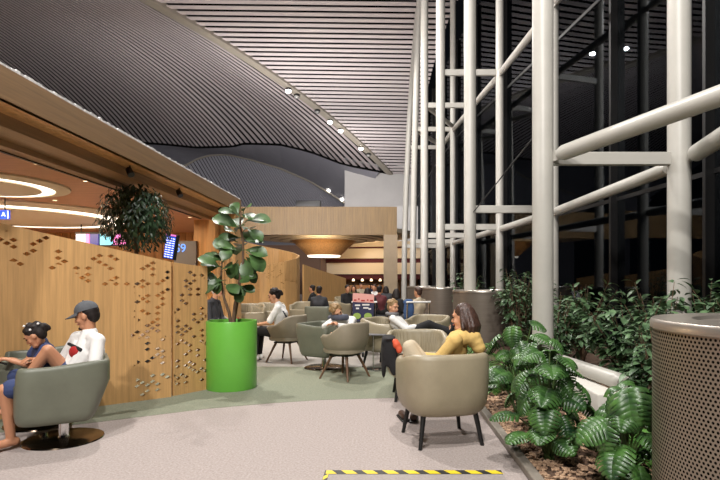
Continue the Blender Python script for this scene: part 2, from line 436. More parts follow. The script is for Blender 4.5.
# glazed facade on the right: mullions, panes, night outside
GX = 5.35
for i, (ya, yb) in enumerate(zip(GYS, GYS[1:])):
    A, B_ = V((glass_x(ya), ya, 0)), V((glass_x(yb), yb, 0)); d = (B_-A).normalized(); L_ = (B_-A).length
    mx = Matrix((V((d.y, -d.x, 0)), d, V((0, 0, 1)))).transposed().to_4x4(); mx.translation = A
    m = MB(); m.box((0, .03, .1), (.02, L_-.03, 12.2), mx); o = struct('window_%d' % (i+1), m, glass_m)
    fr = MB(); fr.box((-.16, -.035, 0), (.03, .035, 12.3), mx)
    for z in (.06, 3.2, 7.9): fr.box((-.02, .03, z-.04), (.03, L_-.03, z+.04), mx)
    fr.build('window_frame', black_m, o, False)
m = MB(); m.box((GX+.5, -6, -.3), (40, 60, -.1)); struct('ground_outside', m, mat('night_tarmac', (26, 27, 30), .8))

# cafe under the canopy: ceiling, back wall, side wall
m = MB(); m.box((-14, 3.2, 3.0), (-4.45, 17.2, 3.12)); struct('ceiling_cafe', m, cafe_ceil)
m = MB(); m.box((-14, 17.0, 0), (-5.7, 17.2, 3.0))
for k in range(33): m.box((-13.9+k*.25, 16.97, 0), (-13.9+k*.25+.22, 17.0, 3.0))
struct('wall_cafe_back', m, wood_orange)
m = MB(); m.box((-14.2, 1.5, 0), (-14, 17.2, 3.1)); struct('wall_cafe_side', m, wood_orange)
m = MB(); m.box((-4.85, 13.4, 0), (-4.2, 13.6, 3.0)); struct('wall_cafe_panel', m, wood_orange)
m = MB(); m.box((-4.0, 12.5, 0), (-3.52, 13.0, 3.12))
for k in range(4): m.box((-4.0+k*.125, 12.47, 0), (-4.0+k*.125+.09, 12.5, 3.12))
struct('wall_cafe_pier', m, wood)
# canopy edge
can = thing('wooden_canopy', 'long wooden canopy edge over the cafe with stepped soffit', 'canopy', (-3.9, 7, 3.0), kind='thing')
m = MB(); m.box((-3.55, 3.2, 3.12), (-3.48, 12.85, 3.42)); m.box((-3.55, 12.8, 3.12), (-8, 12.85, 3.42)); m.build('fascia', wood_h, can, False)
m = MB(); m.box((-3.82, 3.2, 3.12), (-3.5, 12.85, 3.16)); m.build('soffit_strip', wood_orange, can, False)
m = MB(); m.box((-3.86, 3.2, 2.99), (-3.80, 12.85, 3.16)); m.box((-4.2, 3.2, 3.0), (-3.84, 12.85, 3.04)); m.build('inner_beam', wood_h, can, False)
m = MB(); m.box((-4.24, 3.2, 2.93), (-4.18, 12.85, 3.04)); m.box((-4.46, 3.2, 2.97), (-4.2, 12.85, 3.04)); m.build('lower_beam', wood_h, can, False)
m = MB(); m.box((-4.5, 3.2, 2.955), (-4.46, 12.85, 2.99)); m.build('light_track', black_m, can, False)
m = MB(); m.box((-14, 3.2, 3.4), (-3.55, 12.8, 3.44)); m.build('roof', grey_cloth, can, False)
m = MB()
for k in range(150):
    y = 3.25+k*.064; h = .03+.02*R.random(); m.box((-3.56, y, 3.42), (-3.50, y+.058, 3.42+h))
m.build('edge_strip', silver, can, False)
# ring lights in the cafe ceiling
def ring(loc, r, label):
    t = thing('ring_light', label, 'ceiling light', loc, None)
    a = MB(); a.lathe([(r*1.32, 0), (r*1.32, -.03), (r*1.1, -.06), (r*1.1, 0)], loc, 56); a.build('surround', cream, t)
    b = MB(); b.lathe([(r*1.1, -.015), (r*1.08, -.05), (r*.9, -.05), (r*.88, -.015)], loc, 56); b.build('light_band', ring_on, t)
    c = MB(); c.lathe([(r*.9, 0), (r*.9, -.07), (r*.7, -.035), (.01, -.035)], loc, 56); c.build('inner_disc', cream, t)
ring((-6.5, 8.3, 3.0), 1.0, 'round glowing cove ring nearest the canopy edge in the cafe ceiling')
ring((-8.9, 12.5, 3.0), 2.3, 'wide glowing cove ring farther back in the cafe ceiling')
dl = [(38, 165, 'beside the near cove ring'), (86, 182, 'between cove ring and topiary'), (55, 201, 'above the wide cove ring'), (190, 218, 'in front of the lit wall panel'), (122, 190, 'directly above the topiary')]
for (px, py, s) in dl:
    Y = 1.52*F/(280-py); p = W(px, py, Y); p.z = 3.0
    t = thing('downlight', 'small warm recessed ceiling downlight ' + s, 'ceiling light', p, 'cafe downlights')
    a = MB(); a.lathe([(.055, 0), (.05, -.02), (.04, -.02), (.04, 0)], p, 20); a.build('trim_ring', cream, t)
    b = MB(); b.lathe([(.04, -.006), (.001, -.006)], p, 20); b.build('lens', down_on, t, fix=False)
for (px, py, s) in [(127, 166, 'nearest of three under the canopy soffit'), (177, 189, 'middle of three under the canopy soffit'), (219, 210, 'farthest of three under the canopy soffit')]:
    Y = 3.72*F/(382-px); p = V((-3.68, Y, 3.12))
    t = thing('spotlight', 'small black spotlight, ' + s, 'spotlight', p, 'canopy spotlights')
    a = MB(); a.cap(p, p-V((0, 0, .06)), .012); a.build('stem', black_m, t)
    a = MB(); q = p-V((0, 0, .09)); d = V((.5, -.4, -.75)).normalized(); a.tube([q-d*.07, q-d*.05, q+d*.07, q+d*.075], [.03, .045, .05, .044], 16); a.build('head', black_m, t)

# ---------------------------------------------------------------- steel columns and braces
INN = [(2.165, 7.0), (2.03, 12), (1.80, 16), (1.55, 19), (1.30, 22), (1.05, 25)]
OUT = [(4.0, 7.0), (3.95, 12), (3.62, 16), (3.3, 19), (3.0, 22), (2.8, 25)]
onm = ['beside the big monstera', 'rising from the grey drum', 'second past the grey drum', 'third past the grey drum', 'fourth past the grey drum', 'thin far end']
def column(p, r, label, group, z0=0, lean=0):
    t = thing('steel_column', label, 'column', (p[0], p[1], 0), group, 'thing')
    a = MB(); pts = [V((p[0]+lean*(z/14)**2, p[1], z)) for z in [z0, 3, 6, 9, 11, 12.3, (lambda q: q.z-.03*(p[0]+lean-q.x)-.12)(Sv(0, (p[1]-25)/25))]]; a.tube(pts, r, 28); a.build('shaft', steel_white, t)
    a = MB(); a.lathe([(r, z0+.12), (r*1.25, z0+.06), (r*1.3, z0)], (p[0], p[1], 0), 28); a.build('foot_plate', steel_white, t)
    return t
LAB_IN = ['thick white steel column standing in the plants beside the monstera', 'white steel column rising behind the nearer round grey drum', 'white steel column rising from the second round grey drum',
          'white steel column rising from the third, smallest round drum', 'slim white steel column second from the far end of inner row', 'slim white steel column at the far end of the inner row, leaning outward']
LAB_OUT = ['thick white steel column behind the perforated drum near the glass', 'white steel column half hidden behind the thick column beside the monstera', 'thin white steel column by the glass, right of the grey drum',
           'white column of the glass row, third beyond the perforated drum', 'white column of the glass row, fourth beyond the perforated drum', 'white column of the glass row, farthest beyond the perforated drum']
for i, p in enumerate(INN): column(p, .138 if i < 4 else .13, LAB_IN[i], 'inner row of steel columns', 0 if i else .0, .32*max(0, i-3))
for i, p in enumerate(OUT): column(p, .145 if i == 0 else .118, LAB_OUT[i], 'outer row of steel columns', 0)
Z1, Z2 = 3.1, 7.85
def brace(a, b, r, label, group, flat=False):
    a, b = V(a), V(b); d = (b-a).normalized()
    t = thing('steel_brace', label, 'brace', (a+b)/2, group, 'thing')
    k = MB()
    if flat:
        n = V((0, 0, 1)); s_ = d.cross(n).normalized()
        mx = Matrix((d, s_, n)).transposed().to_4x4(); mx.translation = a
        k.rbox((0, -.05, -r), ((b-a).length, .05, r), .008, mx, 1); k.build('beam', steel_white, t)
    else:
        k.tube([a+d*.12, a+d*.2, b-d*.2, b-d*.12], [r*.75, r, r, r*.75], 24); k.build('tube', steel_white, t)
    for q, s in ((a, 1), (b, -1)):
        mx = Matrix((d, d.cross(V((0, 0, 1))).normalized(), V((0, 0, 1)))).transposed().to_4x4(); mx.translation = q+d*(.06*s)
        k = MB(); k.box((-.1, -.012, -.07), (.1, .012, .07), mx); k.build('gusset', steel_white, t, False)
    return t
lev = {Z1: 'lower', Z2: 'upper'}
xn = ['at the thick columns near the monstera', 'at the columns of the grey drum', 'one frame past the grey drum', 'two frames past the grey drum', 'three frames past the grey drum', 'at the far end frame']
for z in (Z1, Z2):
    for i in range(6):
        if z == Z2 and i < 2: continue
        a, b = INN[i], OUT[i]
        brace((a[0]+.12, a[1], z-.02), (b[0]-.1, b[1], z-.02), .085 if i < 2 else .09, '%s white flat cross beam %s' % (lev[z], xn[i]), 'cross beams', True)
    for i in range(5):
        if z == Z2 and i == 0: pass
        a, b = OUT[i], OUT[i+1]
        brace((a[0]-.02, a[1]+.12, z-.1), (b[0]-.02, b[1]-.12, z-.1), .095, '%s white tube running along the glass row, %s' % (lev[z], xn[i+1]), 'long tubes')
for i in range(3, 5):
    a, b = INN[i], OUT[i+1]
    brace((a[0], a[1]+.1, Z2+.05), (b[0], b[1]-.1, Z2+.05), .09, 'upper white diagonal tube between rows, starting %s' % xn[i], 'upper diagonals')
brace((2.29, 6.93, 3.1), (4.05, 2.5, 3.22), .10, 'big white diagonal tube leaving the thick column toward upper right', 'near diagonals')
brace((4.1, 6.9, 3.09), (3.25, 2.9, 3.1), .11, 'short white diagonal tube leaving the right thick column, cut by the frame', 'near diagonals')
brace((2.24, 6.85, .42), W(630, 385, 5.1), .085, 'low white tube lying near the ground beside the monstera', 'near diagonals')
m = MB(); m.tube([(2.09, 11.9, 3.0), (2.4, 9.5, 3.6), (2.6, 8.3, 3.95)], .012, 8)
tag(m.build('tie_rod', dark_m), 'thin dark tie rod rising from the lower cross beam of the drum column', 'rod', kind='thing')
m = MB(); m.rbox((2.12, 5.1, .02), (2.36, 6.6, .33), .02); tag(m.build('concrete_plinth', plinth_m), 'pale low plinth under the white ground tube', 'plinth', kind='thing')

# ---------------------------------------------------------------- drums
def drum(c, r, h, label, mtl, near=False):
    t = thing('air_drum', label, 'drum', (c[0], c[1], 0), 'round metal drums' if not near else None)
    me = MB(); n = 96
    vs = []; fs = []
    for z in (.04, h-.055):
        for j in range(n+1): a = 2*PI*j/n; vs.append(V((c[0]+r*math.cos(a), c[1]+r*math.sin(a), z)))
    for j in range(n): fs.append((j, j+1, n+1+j+1, n+1+j))
    me.add(vs, fs); o = me.build('perforated_skin' if near else 'skin', mtl, t, True, fix=False)
    uv = o.data.uv_layers.new(name='UVMap')
    for l in o.data.loops:
        i = l.vertex_index; uv.data[l.index].uv = ((i % (n+1))/n*2*PI*r, o.data.vertices[i].co.z+.002)
    k = MB(); k.lathe([(r, h-.055), (r+.012, h-.05), (r+.012, h-.015), (r, h), (r-.2, h), (r-.22, h-.02)], (c[0], c[1], 0), 96); k.lathe([(r-.22, h-.02), (.01, h-.02)], (c[0], c[1], 0), 64); k.build('rim', rim_m, t)
    k = MB(); k.lathe([(r-.02, 0), (r-.02, .045), (r, .045)], (c[0], c[1], 0), 64); k.build('base', black_m, t)
    return t
drum((2.19, 2.70), .70, 1.235, 'big perforated steel drum at the right edge of the planting', perf_m, True)
drum_m = mat('bronze_mesh', (118, 108, 98), .45, .5, var=.05, vscale=(2, 2, 40))
drum((2.27, 11.7), .67, 1.23, 'round grey metal drum in the planting below a white column', drum_m)
drum((1.78, 15.7), .66, 1.23, 'second round grey drum, partly hidden behind the nearer grey drum', drum_m)
drum((1.55, 18.9), .64, 1.23, 'third, smallest round grey drum farther along the planting', drum_m)

# ---------------------------------------------------------------- perforated wooden screens
def screen_wall(name, pts, th, label, dens, bottom=0.0):
    # pts: (x, y, ztop); dens(u, v, s) -> share of cut-outs
    P = []; s = 0
    for i in range(len(pts)-1):
        a, b = V(pts[i]), V(pts[i+1])
        for k in range(10): P.append(a.lerp(b, k/10))
    P.append(V(pts[-1]))
    nz = 24; n = len(P); vs = []; uvs = []; dn = []
    nor = []
    for i in range(n):
        d = P[min(i+1, n-1)]-P[max(i-1, 0)]; d.z = 0; d.normalize(); nor.append(V((-d.y, d.x, 0)))
    S = [0]
    for i in range(1, n): S.append(S[-1]+(V((P[i].x, P[i].y))-V((P[i-1].x, P[i-1].y))).length)
    for side in (0, 1):
        for i in range(n):
            for k in range(nz+1):
                z = bottom+(P[i].z-bottom)*k/nz; q = V((P[i].x, P[i].y, z))+nor[i]*(th*side); vs.append(q); uvs.append((S[i], z)); dn.append(dens(S[i]/S[-1], k/nz))
    fs = []; N1 = n*(nz+1)
    for i in range(n-1):
        for k in range(nz):
            a = i*(nz+1)+k; fs.append((a, a+nz+1, a+nz+2, a+1)); b = N1+a; fs.append((b, b+1, b+nz+2, b+nz+1))
        a = i*(nz+1)+nz; fs.append((a, a+nz+1, N1+a+nz+1, N1+a)); a = i*(nz+1); fs.append((a, N1+a, N1+a+nz+1, a+nz+1))
    for i in (0, n-1):
        for k in range(nz): a = i*(nz+1)+k; fs.append((a, a+1, N1+a+1, N1+a))
    mb = MB(); mb.add(vs, fs); o = mb.build(name, screen_m, None, True, fix=False, angle=35)
    uv = o.data.uv_layers.new(name='UVMap')
    for l in o.data.loops: uv.data[l.index].uv = uvs[l.vertex_index]
    at = o.data.attributes.new('cut', 'FLOAT', 'POINT'); at.data.foreach_set('value', dn)
    return tag(o, label, 'screen', kind='thing')
def d1(u, v):
    top = max(0, 1-abs(v-.9)/.16)*.34 if .18 < u < .9 else 0
    right = max(0, min(1, (u-.87)/.03))*.5*(1-.3*abs(v-.5))
    return max(top, right) if .02 < v < .97 and u < .985 else 0
screen_wall('wooden_screen', [(-5.46, 4.23, 2.43), (-4.66, 4.86, 2.24), (-3.96, 5.41, 2.04), (-3.26, 5.95, 1.85), (-2.61, 6.44, 1.675)], .05, 'long sloping wooden privacy screen with diamond cut-outs behind the seated man', d1)
def d2(u, v): return .38 if .05 < v < .95 and .05 < u < .93 else 0
screen_wall('wooden_screen', [(-2.60, 6.49, 1.67), (-2.31, 6.88, 1.62)], .05, 'narrow wooden screen panel with cut-outs next to the green planter', d2)
# spiral screen
sp = []
cxs, cys, rs_ = -4.23, 17.83, 1.35
for k in range(13):
    a = math.radians(-150+k*30*.92); z = 1.60+1.52*(k/12)**1.1
    sp.append((cxs+rs_*math.cos(a), cys+rs_*math.sin(a), z))
def d3(u, v): return .22 if v > .55 and u < .42 else 0
screen_wall('spiral_screen', sp, -.05, 'curved spiral wooden screen whose rim rises, behind the fig plant', d3)
screen_wall('low_screen', [(-2.78, 18.5, 2.0), (-2.55, 19.2, 1.90), (-2.1, 20.4, 1.73), (-1.5, 21.6, 1.52)], .06, 'low curved plain wooden screen behind the far armchairs', lambda u, v: 0)

# ---------------------------------------------------------------- bar in the back
cone = thing('bar_canopy', 'inverted wooden cone canopy hanging over the far bar', 'canopy', (-3.46, 31, 4.2))
m = MB(); m.lathe([(1.98, 3.89), (1.95, 3.80), (1.0, 2.92), (.96, 2.92)], (-3.46, 31, 0), 48); m.build('cone', wood_orange, cone)
m = MB(); m.lathe([(.98, 2.91), (.95, 2.82), (.01, 2.82)], (-3.46, 31, 0), 40); m.build('light_disc', ring_on, cone)
tier = thing('layered_balcony', 'layered cream curved balcony bands at the far end of the hall', 'balcony', (0, 36, 0))
bands = [(4.08, 3.72, 0, cream), (3.72, 3.62, .35, maroon_cloth), (3.60, 2.92, .15, cream), (2.9, 2.62, .5, maroon_cloth), (2.62, 1.85, .25, cream), (1.85, 1.5, .6, maroon_cloth)]
for i, (z1, z0, rec, mm) in enumerate(bands):
    m = MB(); x0 = -4.2+(.9 if i == 0 else .1*i)
    P = [(x0+(2.5-x0+.1)*k/16, 35.0+rec+.9*(1-(k/16))**2*(1 if i < 3 else .5)) for k in range(17)]
    m.poly([p for p in P]+[(P[-1][0], 38.5), (P[0][0], 38.5)], z0, z1); m.build('fascia_band', mm, tier, False)
m = MB(); m.box((-4.6, 39, 0), (2.7, 39.3, 4.2)); struct('wall_bar_back', m, wood_d)
cnt = MB(); cnt.rbox((-4.2, 33.5, 0), (.1, 34.2, 1.1), .02); tag(cnt.build('bar_counter', wood_d), 'dark wooden bar counter at the far end under lamps', 'counter')
for k in range(7):
    p = V((-3.6+k*.58, 33.2, 1.5))
    t = thing('table_lamp', 'small glowing lamp on the far bar counter, %s from the left' % ['first', 'second', 'third', 'fourth', 'fifth', 'sixth', 'seventh'][k], 'lamp', (p.x, 33.8, 1.1), 'lamps on the far bar')
    a = MB(); a.lathe([(.08, 1.1), (.07, 1.12), (.012, 1.13), (.012, 1.4)], (p.x, 33.8, 0), 12); a.build('stand', black_m, t)
    a = MB(); a.lathe([(.09, 1.38), (.06, 1.52), (.01, 1.53)], (p.x, 33.8, 0), 12); a.build('lamp_shade', mat('shade_glow', (255, 226, 180), .6, emit=3) if k == 0 else MATS['shade_glow'], t)
m = MB(); m.rbox((-4.15, 25.02, 4.97), (-2.95, 25.25, 5.28), .02); tag(m.build('black_box', black_m), 'long black equipment box on top of the wooden bridge', 'box')

# flood lights on the ribs
for i, t_ in enumerate([.405, .44, .535, .60, .66, .785, .835]):
    p = Sv(0, t_)+V((0, 0, -.24))
    t = thing('flood_light', 'bright round flood light on the curved ceiling rib, number %s from the near end' % ['one', 'two', 'three', 'four', 'five', 'six', 'seven'][i], 'flood light', p, 'rib flood lights')
    on = i in (0, 3, 4, 5)
    a = MB(); a.lathe([(.05, .06), (.2, .02), (.22, -.1), (.19, -.1)], p, 20); a.build('housing', black_m, t)
    a = MB(); a.ell(p+V((0, 0, -.1)), (.19, .19, .17), None, 20, 10); a.build('lens', lamp_on if on else MATS.get('lamp_off') or mat('lamp_off', (120, 118, 115), .2), t, fix=False)
    t['label'] = ['round flood light nearest on the ceiling rib, shining', 'unlit flood light just past the nearest shining one', 'unlit flood light just before the second shining one', 'second shining flood light along the ceiling rib',
                  'third shining flood light along the ceiling rib', 'fourth shining flood light along the ceiling rib', 'farthest flood light on the ceiling rib, unlit'][i]
for px, py, s in ((329, 190, 'upper of two on the far dome rib'), (342, 199, 'lower of two on the far dome rib')):
    p = W(px, py, 57.5)
    t = thing('flood_light', 'small bright flood light, ' + s, 'flood light', p, 'dome flood lights')
    a = MB(); a.ell(p, (.2, .2, .2)); a.build('lens', lamp_on, t)
    a = MB(); a.lathe([(.2, .05), (.24, .1), (.1, .3)], p, 16); a.build('housing', black_m, t)

# ---------------------------------------------------------------- signs and screens in the cafe
def text(name, s, size, loc, rot, m, parent=None):
    c = bpy.data.curves.new(name, 'FONT'); c.body = s; c.size = size; c.align_x = 'CENTER'; c.align_y = 'CENTER'; c.extrude = .002
    o = bpy.data.objects.new(name, c); COL.objects.link(o); o.location = loc; o.rotation_euler = rot
    dg = bpy.context.evaluated_depsgraph_get(); dg.update()
    me = bpy.data.meshes.new_from_object(o.evaluated_get(dg)); mx = Matrix.LocRotScale(V(loc), o.rotation_euler, V((1, 1, 1)))
    me.transform(mx); bpy.data.objects.remove(o)
    q = bpy.data.objects.new(name, me); me.materials.clear(); me.materials.append(m); COL.objects.link(q)
    if parent: adopt(q, parent)
    return q
blue_on = mat('screen_blue', (46, 80, 200), .3, emit=1.1)
white_on = mat('sign_white', (240, 244, 255), .4, emit=1.6)
pink_on = mat('screen_pink', (222, 120, 190), .3, emit=1.0)
cyan_on = mat('screen_cyan', (110, 200, 222), .3, emit=1.0)
pale_on = mat('screen_pale', (214, 206, 226), .3, emit=.9)
navy_on = mat('screen_navy', (44, 48, 130), .3, emit=.9)
tv = thing('menu_screen', 'row of bright menu screens above the screen wall, left of topiary', 'screen', W(98, 241, 14))
m = MB(); a, b = W(75, 246, 14), W(128, 232, 14); m.box((a.x, 14.02, a.z), (b.x, 14.1, b.z)); m.build('housing', black_m, tv, False)
m = MB(); m.tube([(W(80, 233, 14).x, 14.06, W(80, 233, 14).z-.1), (W(80, 233, 14).x, 14.06, 3.0)], .015, 6); m.build('hanger', black_m, tv); m = MB(); m.tube([(W(122, 233, 14).x, 14.06, W(80, 233, 14).z-.1), (W(122, 233, 14).x, 14.06, 3.0)], .015, 6); m.build('hanger', black_m, tv)
cs = [(76, 86, pale_on), (86, 90, pink_on), (90, 99, navy_on), (100, 113, cyan_on), (113, 126, pink_on)]
for x0, x1, mm in cs:
    m = MB(); a, b = W(x0+.3, 245, 14), W(x1-.3, 234, 14); m.box((a.x, 13.98, a.z), (b.x, 14.02, b.z)); m.build('display', mm, tv, False)
fb = thing('flight_board', 'tilted tall blue flight display standing right of the topiary', 'display', W(168, 262, 9.5))
P = [W(163, 258, 9.5), W(173, 260, 9.6), W(177, 235, 9.6), W(166, 233, 9.5)]
d = V((.02, .09, 0)); m = MB(); m.add(P+[p+d for p in P], [(0, 1, 2, 3), (7, 6, 5, 4), (0, 4, 5, 1), (1, 5, 6, 2), (2, 6, 7, 3), (3, 7, 4, 0)]); m.build('housing', black_m, fb, False)
def blerp(u, v): return P[0].lerp(P[1], u).lerp(P[3].lerp(P[2], u), v)
o_ = V((0, -.004, 0)); m = MB(); m.add([blerp(.05, .03)+o_, blerp(.95, .03)+o_, blerp(.95, .9)+o_, blerp(.05, .9)+o_], [(0, 1, 2, 3)]); m.build('display', blue_on, fb, False)
m = MB(); m.add([blerp(.05, .92)+o_, blerp(.95, .92)+o_, blerp(.95, .99)+o_, blerp(.05, .99)+o_], [(0, 1, 2, 3)]); m.build('header', pink_on, fb, False)
m = MB()
for k in range(9):
    for (u0, u1) in ((.1, .3), (.36, .62), (.7, .9)):
        v = .07+k*.092; e = V((0, -.008, 0)); m.add([blerp(u0, v)+e, blerp(u1, v)+e, blerp(u1, v+.03)+e, blerp(u0, v+.03)+e], [(0, 1, 2, 3)])
m.build('text_rows', white_on, fb, False)
m = MB(); m.tube([W(168, 262, 9.6), (W(168, 262, 9.6).x, 9.6, .0)], .04, 10); m.build('post', black_m, fb)
gs = thing('gate_sign', 'grey wall panel with glowing blue gate number S9', 'sign', W(184, 260, 13.3))
a, b = W(174, 300, 13.3), W(196, 241, 13.3); m = MB(); m.box((a.x, 13.3, 0), (b.x, 13.4, b.z)); m.build('panel', grey_cloth, gs, False)
text('number', 'S9', .30, W(180.5, 248.5, 13.28), (PI/2, 0, 0), mat('sign_light_blue', (90, 140, 235), .4, emit=1.4), gs)
hs = thing('hanging_sign', 'small blue hanging sign with a white letter at the left edge', 'sign', W(2, 214, 9.5))
a, b = W(-14, 219, 9.5), W(8, 210, 9.5); m = MB(); m.box((a.x, 9.5, a.z), (b.x, 9.56, b.z)); m.build('panel', blue_on, hs, False)
text('lettering', 'A', .11, W(3.4, 214.5, 9.49), (PI/2, 0, 0), white_on, hs)
m = MB(); a = W(7.6, 218.5, 9.49); b = W(8.0, 210.5, 9.49); m.box((a.x, 9.485, a.z), (b.x, 9.5, b.z)); m.build('edge_bar', white_on, hs, False)
m = MB(); m.tube([W(-10, 210, 9.53), (W(-10, 210, 9.53).x, 9.53, 3.0)], .01, 6); m.tube([W(5, 210, 9.53), (W(5, 210, 9.53).x, 9.53, 3.0)], .01, 6); m.build('hanger', black_m, hs)

# ---------------------------------------------------------------- chairs
def superel(a, b, n, t):
    c, s = math.cos(t), math.sin(t)
    return V((a*math.copysign(abs(c)**(2/n), c), b*math.copysign(abs(s)**(2/n), s), 0))
def sst(x): x = max(0, min(1, x)); return x*x*(3-2*x)
def tub(a, b, n, z0, seat, hb, ha, th, prof, ribs=0, open_lo=.45, open_w=.86, back_in=0., K=112):
    """upholstered tub, open to +Y; back at -Y"""
    mb = MB(); rows = []
    for j in range(K):
        # even spacing along the outline
        t = 2*PI*(j+.5)/K; p = superel(a, b, n, t); yb, xb = p.y/b, abs(p.x)/a
        h = ha+(hb-ha)*sst((.35-yb)/1.2)
        fr = sst((yb-open_lo)/.25)*sst((open_w-xb)/.18); h = h*(1-fr)+(seat-.02)*fr
        col = []
        ztop = prof[-1][1]
        for (k, dz) in prof:
            sh = back_in*(1-dz/ztop)*sst(-yb)
            col.append(V((p.x*k, p.y*(k-sh*.75), z0+dz)))
        kz = prof[-1][0]; L = p.length
        rb = ribs and -.036*abs(math.sin(ribs*t)) or 0
        def inn(d): return max(.02, (L*kz-d)/L)
        lean = 1.0
        H = max(h, z0+prof[-1][1]+.02)
        for (d, zz) in ((0, H-th*.55), (th*.12, H-th*.2), (th*.35, H-.004), (th*.62, H-.002), (th*.88, H-th*.18), (th+rb*.3, H-th*.5), (th-rb, (H+seat)/2), (th-rb, seat-.06), (L*kz*.6, seat-.07), (L*kz-.02, seat-.07)):
            q = inn(d); sh = back_in*max(0, 1-(zz-z0)/ztop)*sst(-yb)*.75; col.append(V((p.x*q, p.y*max(.02, q-sh*min(1, q*1.2)), zz)))
        rows.append(col)
    rows.append(rows[0]); mb.grid(rows)
    return mb
def cushion(a, b, n, z0, z1, yo=0):
    mb = MB(); K = 48; rows = []
    for j in range(K+1):
        t = 2*PI*j/K; p = superel(a, b, n, t); col = []
        for k, z in ((0.02, z0), (.9, z0), (.98, z0+.015), (1, (z0+z1)/2), (.985, z1-.025), (.93, z1-.006), (.7, z1+.004), (.02, z1+.012)): col.append(V((p.x*k, p.y*k+yo, z)))
        rows.append(col)
    mb.grid(rows); return mb
BOXY = [(.02, 0), (.68, 0), (.80, .012), (.90, .05), (.96, .11), (.99, .2), (1.0, .32)]
def armchair(name='armchair', m=taupe):
    t = thing(name, 'taupe leather tub armchair', 'armchair')
    tub(.395, .375, 3.1, .265, .42, .815, .74, .085, BOXY, ribs=20, K=320).build('shell', m, t, angle=60)
    cushion(.325, .30, 4, .34, .44, .045).build('seat', m, t)
    for sx in (-1, 1):
        for sy in (-1, 1):
            k = MB(); k.tube([(sx*.24, sy*.22, .28), (sx*.285, sy*.27, 0)], [.025, .017], 10); k.build('leg', black_m, t)
    return t
ROUND = [(.02, 0), (.45, .0), (.66, .03), (.82, .09), (.93, .17), (.985, .26)]
def swivel(name='swivel_armchair', m=sage):
    t = thing(name, 'sage leather swivel armchair', 'armchair')
    tub(.37, .365, 5.5, .215, .41, .745, .715, .065, [(.02, 0), (.86, 0), (.93, .008), (.975, .035), (.995, .09), (1.0, .34)], open_lo=.72, open_w=.86, back_in=.46).build('shell', m, t, angle=60)
    cushion(.295, .28, 4, .33, .43, .03).build('seat', m, t)
    k = MB(); k.tube([(0, 0, .02), (0, 0, .05), (0, 0, .25)], [.05, .042, .042], 24); k.build('pedestal', chrome, t)
    k = MB(); k.lathe([(.01, .026), (.30, .02), (.325, .012), (.33, .0), (.01, 0)], (0, 0, 0), 56); k.build('base_disc', steel_dark, t)
    return t
def woodchair(name='lounge_chair', m=taupe2):
    t = thing(name, 'stone leather tub chair on four wooden legs', 'chair')
    tub(.345, .335, 2.6, .35, .45, .835, .66, .06, ROUND, open_lo=.4, open_w=.9).build('shell', m, t, angle=60)
    cushion(.27, .26, 3, .38, .475, .03).build('seat', m, t)
    k = MB(); k.rbox((-.17, -.17, .335), (.17, .17, .36), .01); k.build('seat_frame', black_m, t)
    for sx in (-1, 1):
        for sy in (-1, 1):
            k = MB(); k.tube([(sx*.13, sy*.13, .36), (sx*.27, sy*.26, 0)], [.024, .014], 10); k.build('leg', leg_wood, t)
    return t
ac = armchair(); ua = [False]
put(ac, ua, (.54, 4.755, 0), (-.23, .97), 'taupe leather armchair seen from behind, holding the person in the mustard hoodie', 'taupe tub armchairs')
put(ac, ua, (.44, 6.45, 0), (.02, -1), 'ribbed taupe armchair facing the mustard hoodie person, black coat on its arm', 'taupe tub armchairs')
put(ac, ua, (.06, 8.75, 0), (.85, -.5), 'taupe armchair in which the white hoodie person reclines', 'taupe tub armchairs')
put(ac, ua, (.80, 9.35, 0), (-.55, -.85), 'ribbed taupe armchair under the outstretched legs of the white hoodie person', 'taupe tub armchairs')
sw = swivel(); us = [False]
put(sw, us, (-2.90, 4.74, 0), (-.86, -.51), 'sage green leather swivel armchair holding the man in the cap', 'sage swivel armchairs')
put(sw, us, (-3.45, 5.27, 0), (-.86, -.51), 'sage green leather swivel armchair holding the child, between man and wooden screen', 'sage swivel armchairs')
put(sw, us, (-.96, 8.62, 0), (.75, -.5), 'sage green swivel armchair left of the sleeping child', 'sage swivel armchairs')
wc = woodchair(); uw = [False]
put(wc, uw, (-.55, 7.72, 0), (-.75, .5), 'stone tub chair with wooden legs in which a child sleeps', 'tub chairs on wooden legs')
put(wc, uw, (-1.70, 9.3, 0), (-.93, .36), 'stone tub chair with wooden legs under the woman in white', 'tub chairs on wooden legs')
put(wc, uw, (-3.22, 10.25, 0), (.9, -.2), 'stone tub chair behind the green planter under the white haired person', 'tub chairs on wooden legs')
put(ac, ua, (-3.3, 12.0-.9, 0), (.3, -1), 'ribbed taupe armchair half hidden behind the fig leaves', 'far armchairs', 1) if False else None
far = [(251, 13.9, (.3, -1), 'armchair facing us just right of the fig trunk'), (271, 14.6, (.2, -1), 'armchair directly behind the woman in white'), (304, 15.2, (-.3, -1), 'armchair facing us left of the seated grey hoodie person'),
       (337, 15.8, (.7, .6), 'armchair turned away left of the navy shopping bag'), (329, 22, (.1, -1), 'small pale armchair far back before the low screen'), (345, 20, (.3, -1), 'far armchair behind the navy shopping bag')]
for px, Y, f, s in far:
    x = (px-382)*Y/F
    put(ac, ua, (x, Y, 0), f, 'taupe tub ' + s, 'far armchairs')
put(sw, us, ((320-382)*14.2/F, 14.2, 0), (.15, 1), 'dark sage armchair seen from behind under the grey hoodie person', 'sage swivel armchairs')

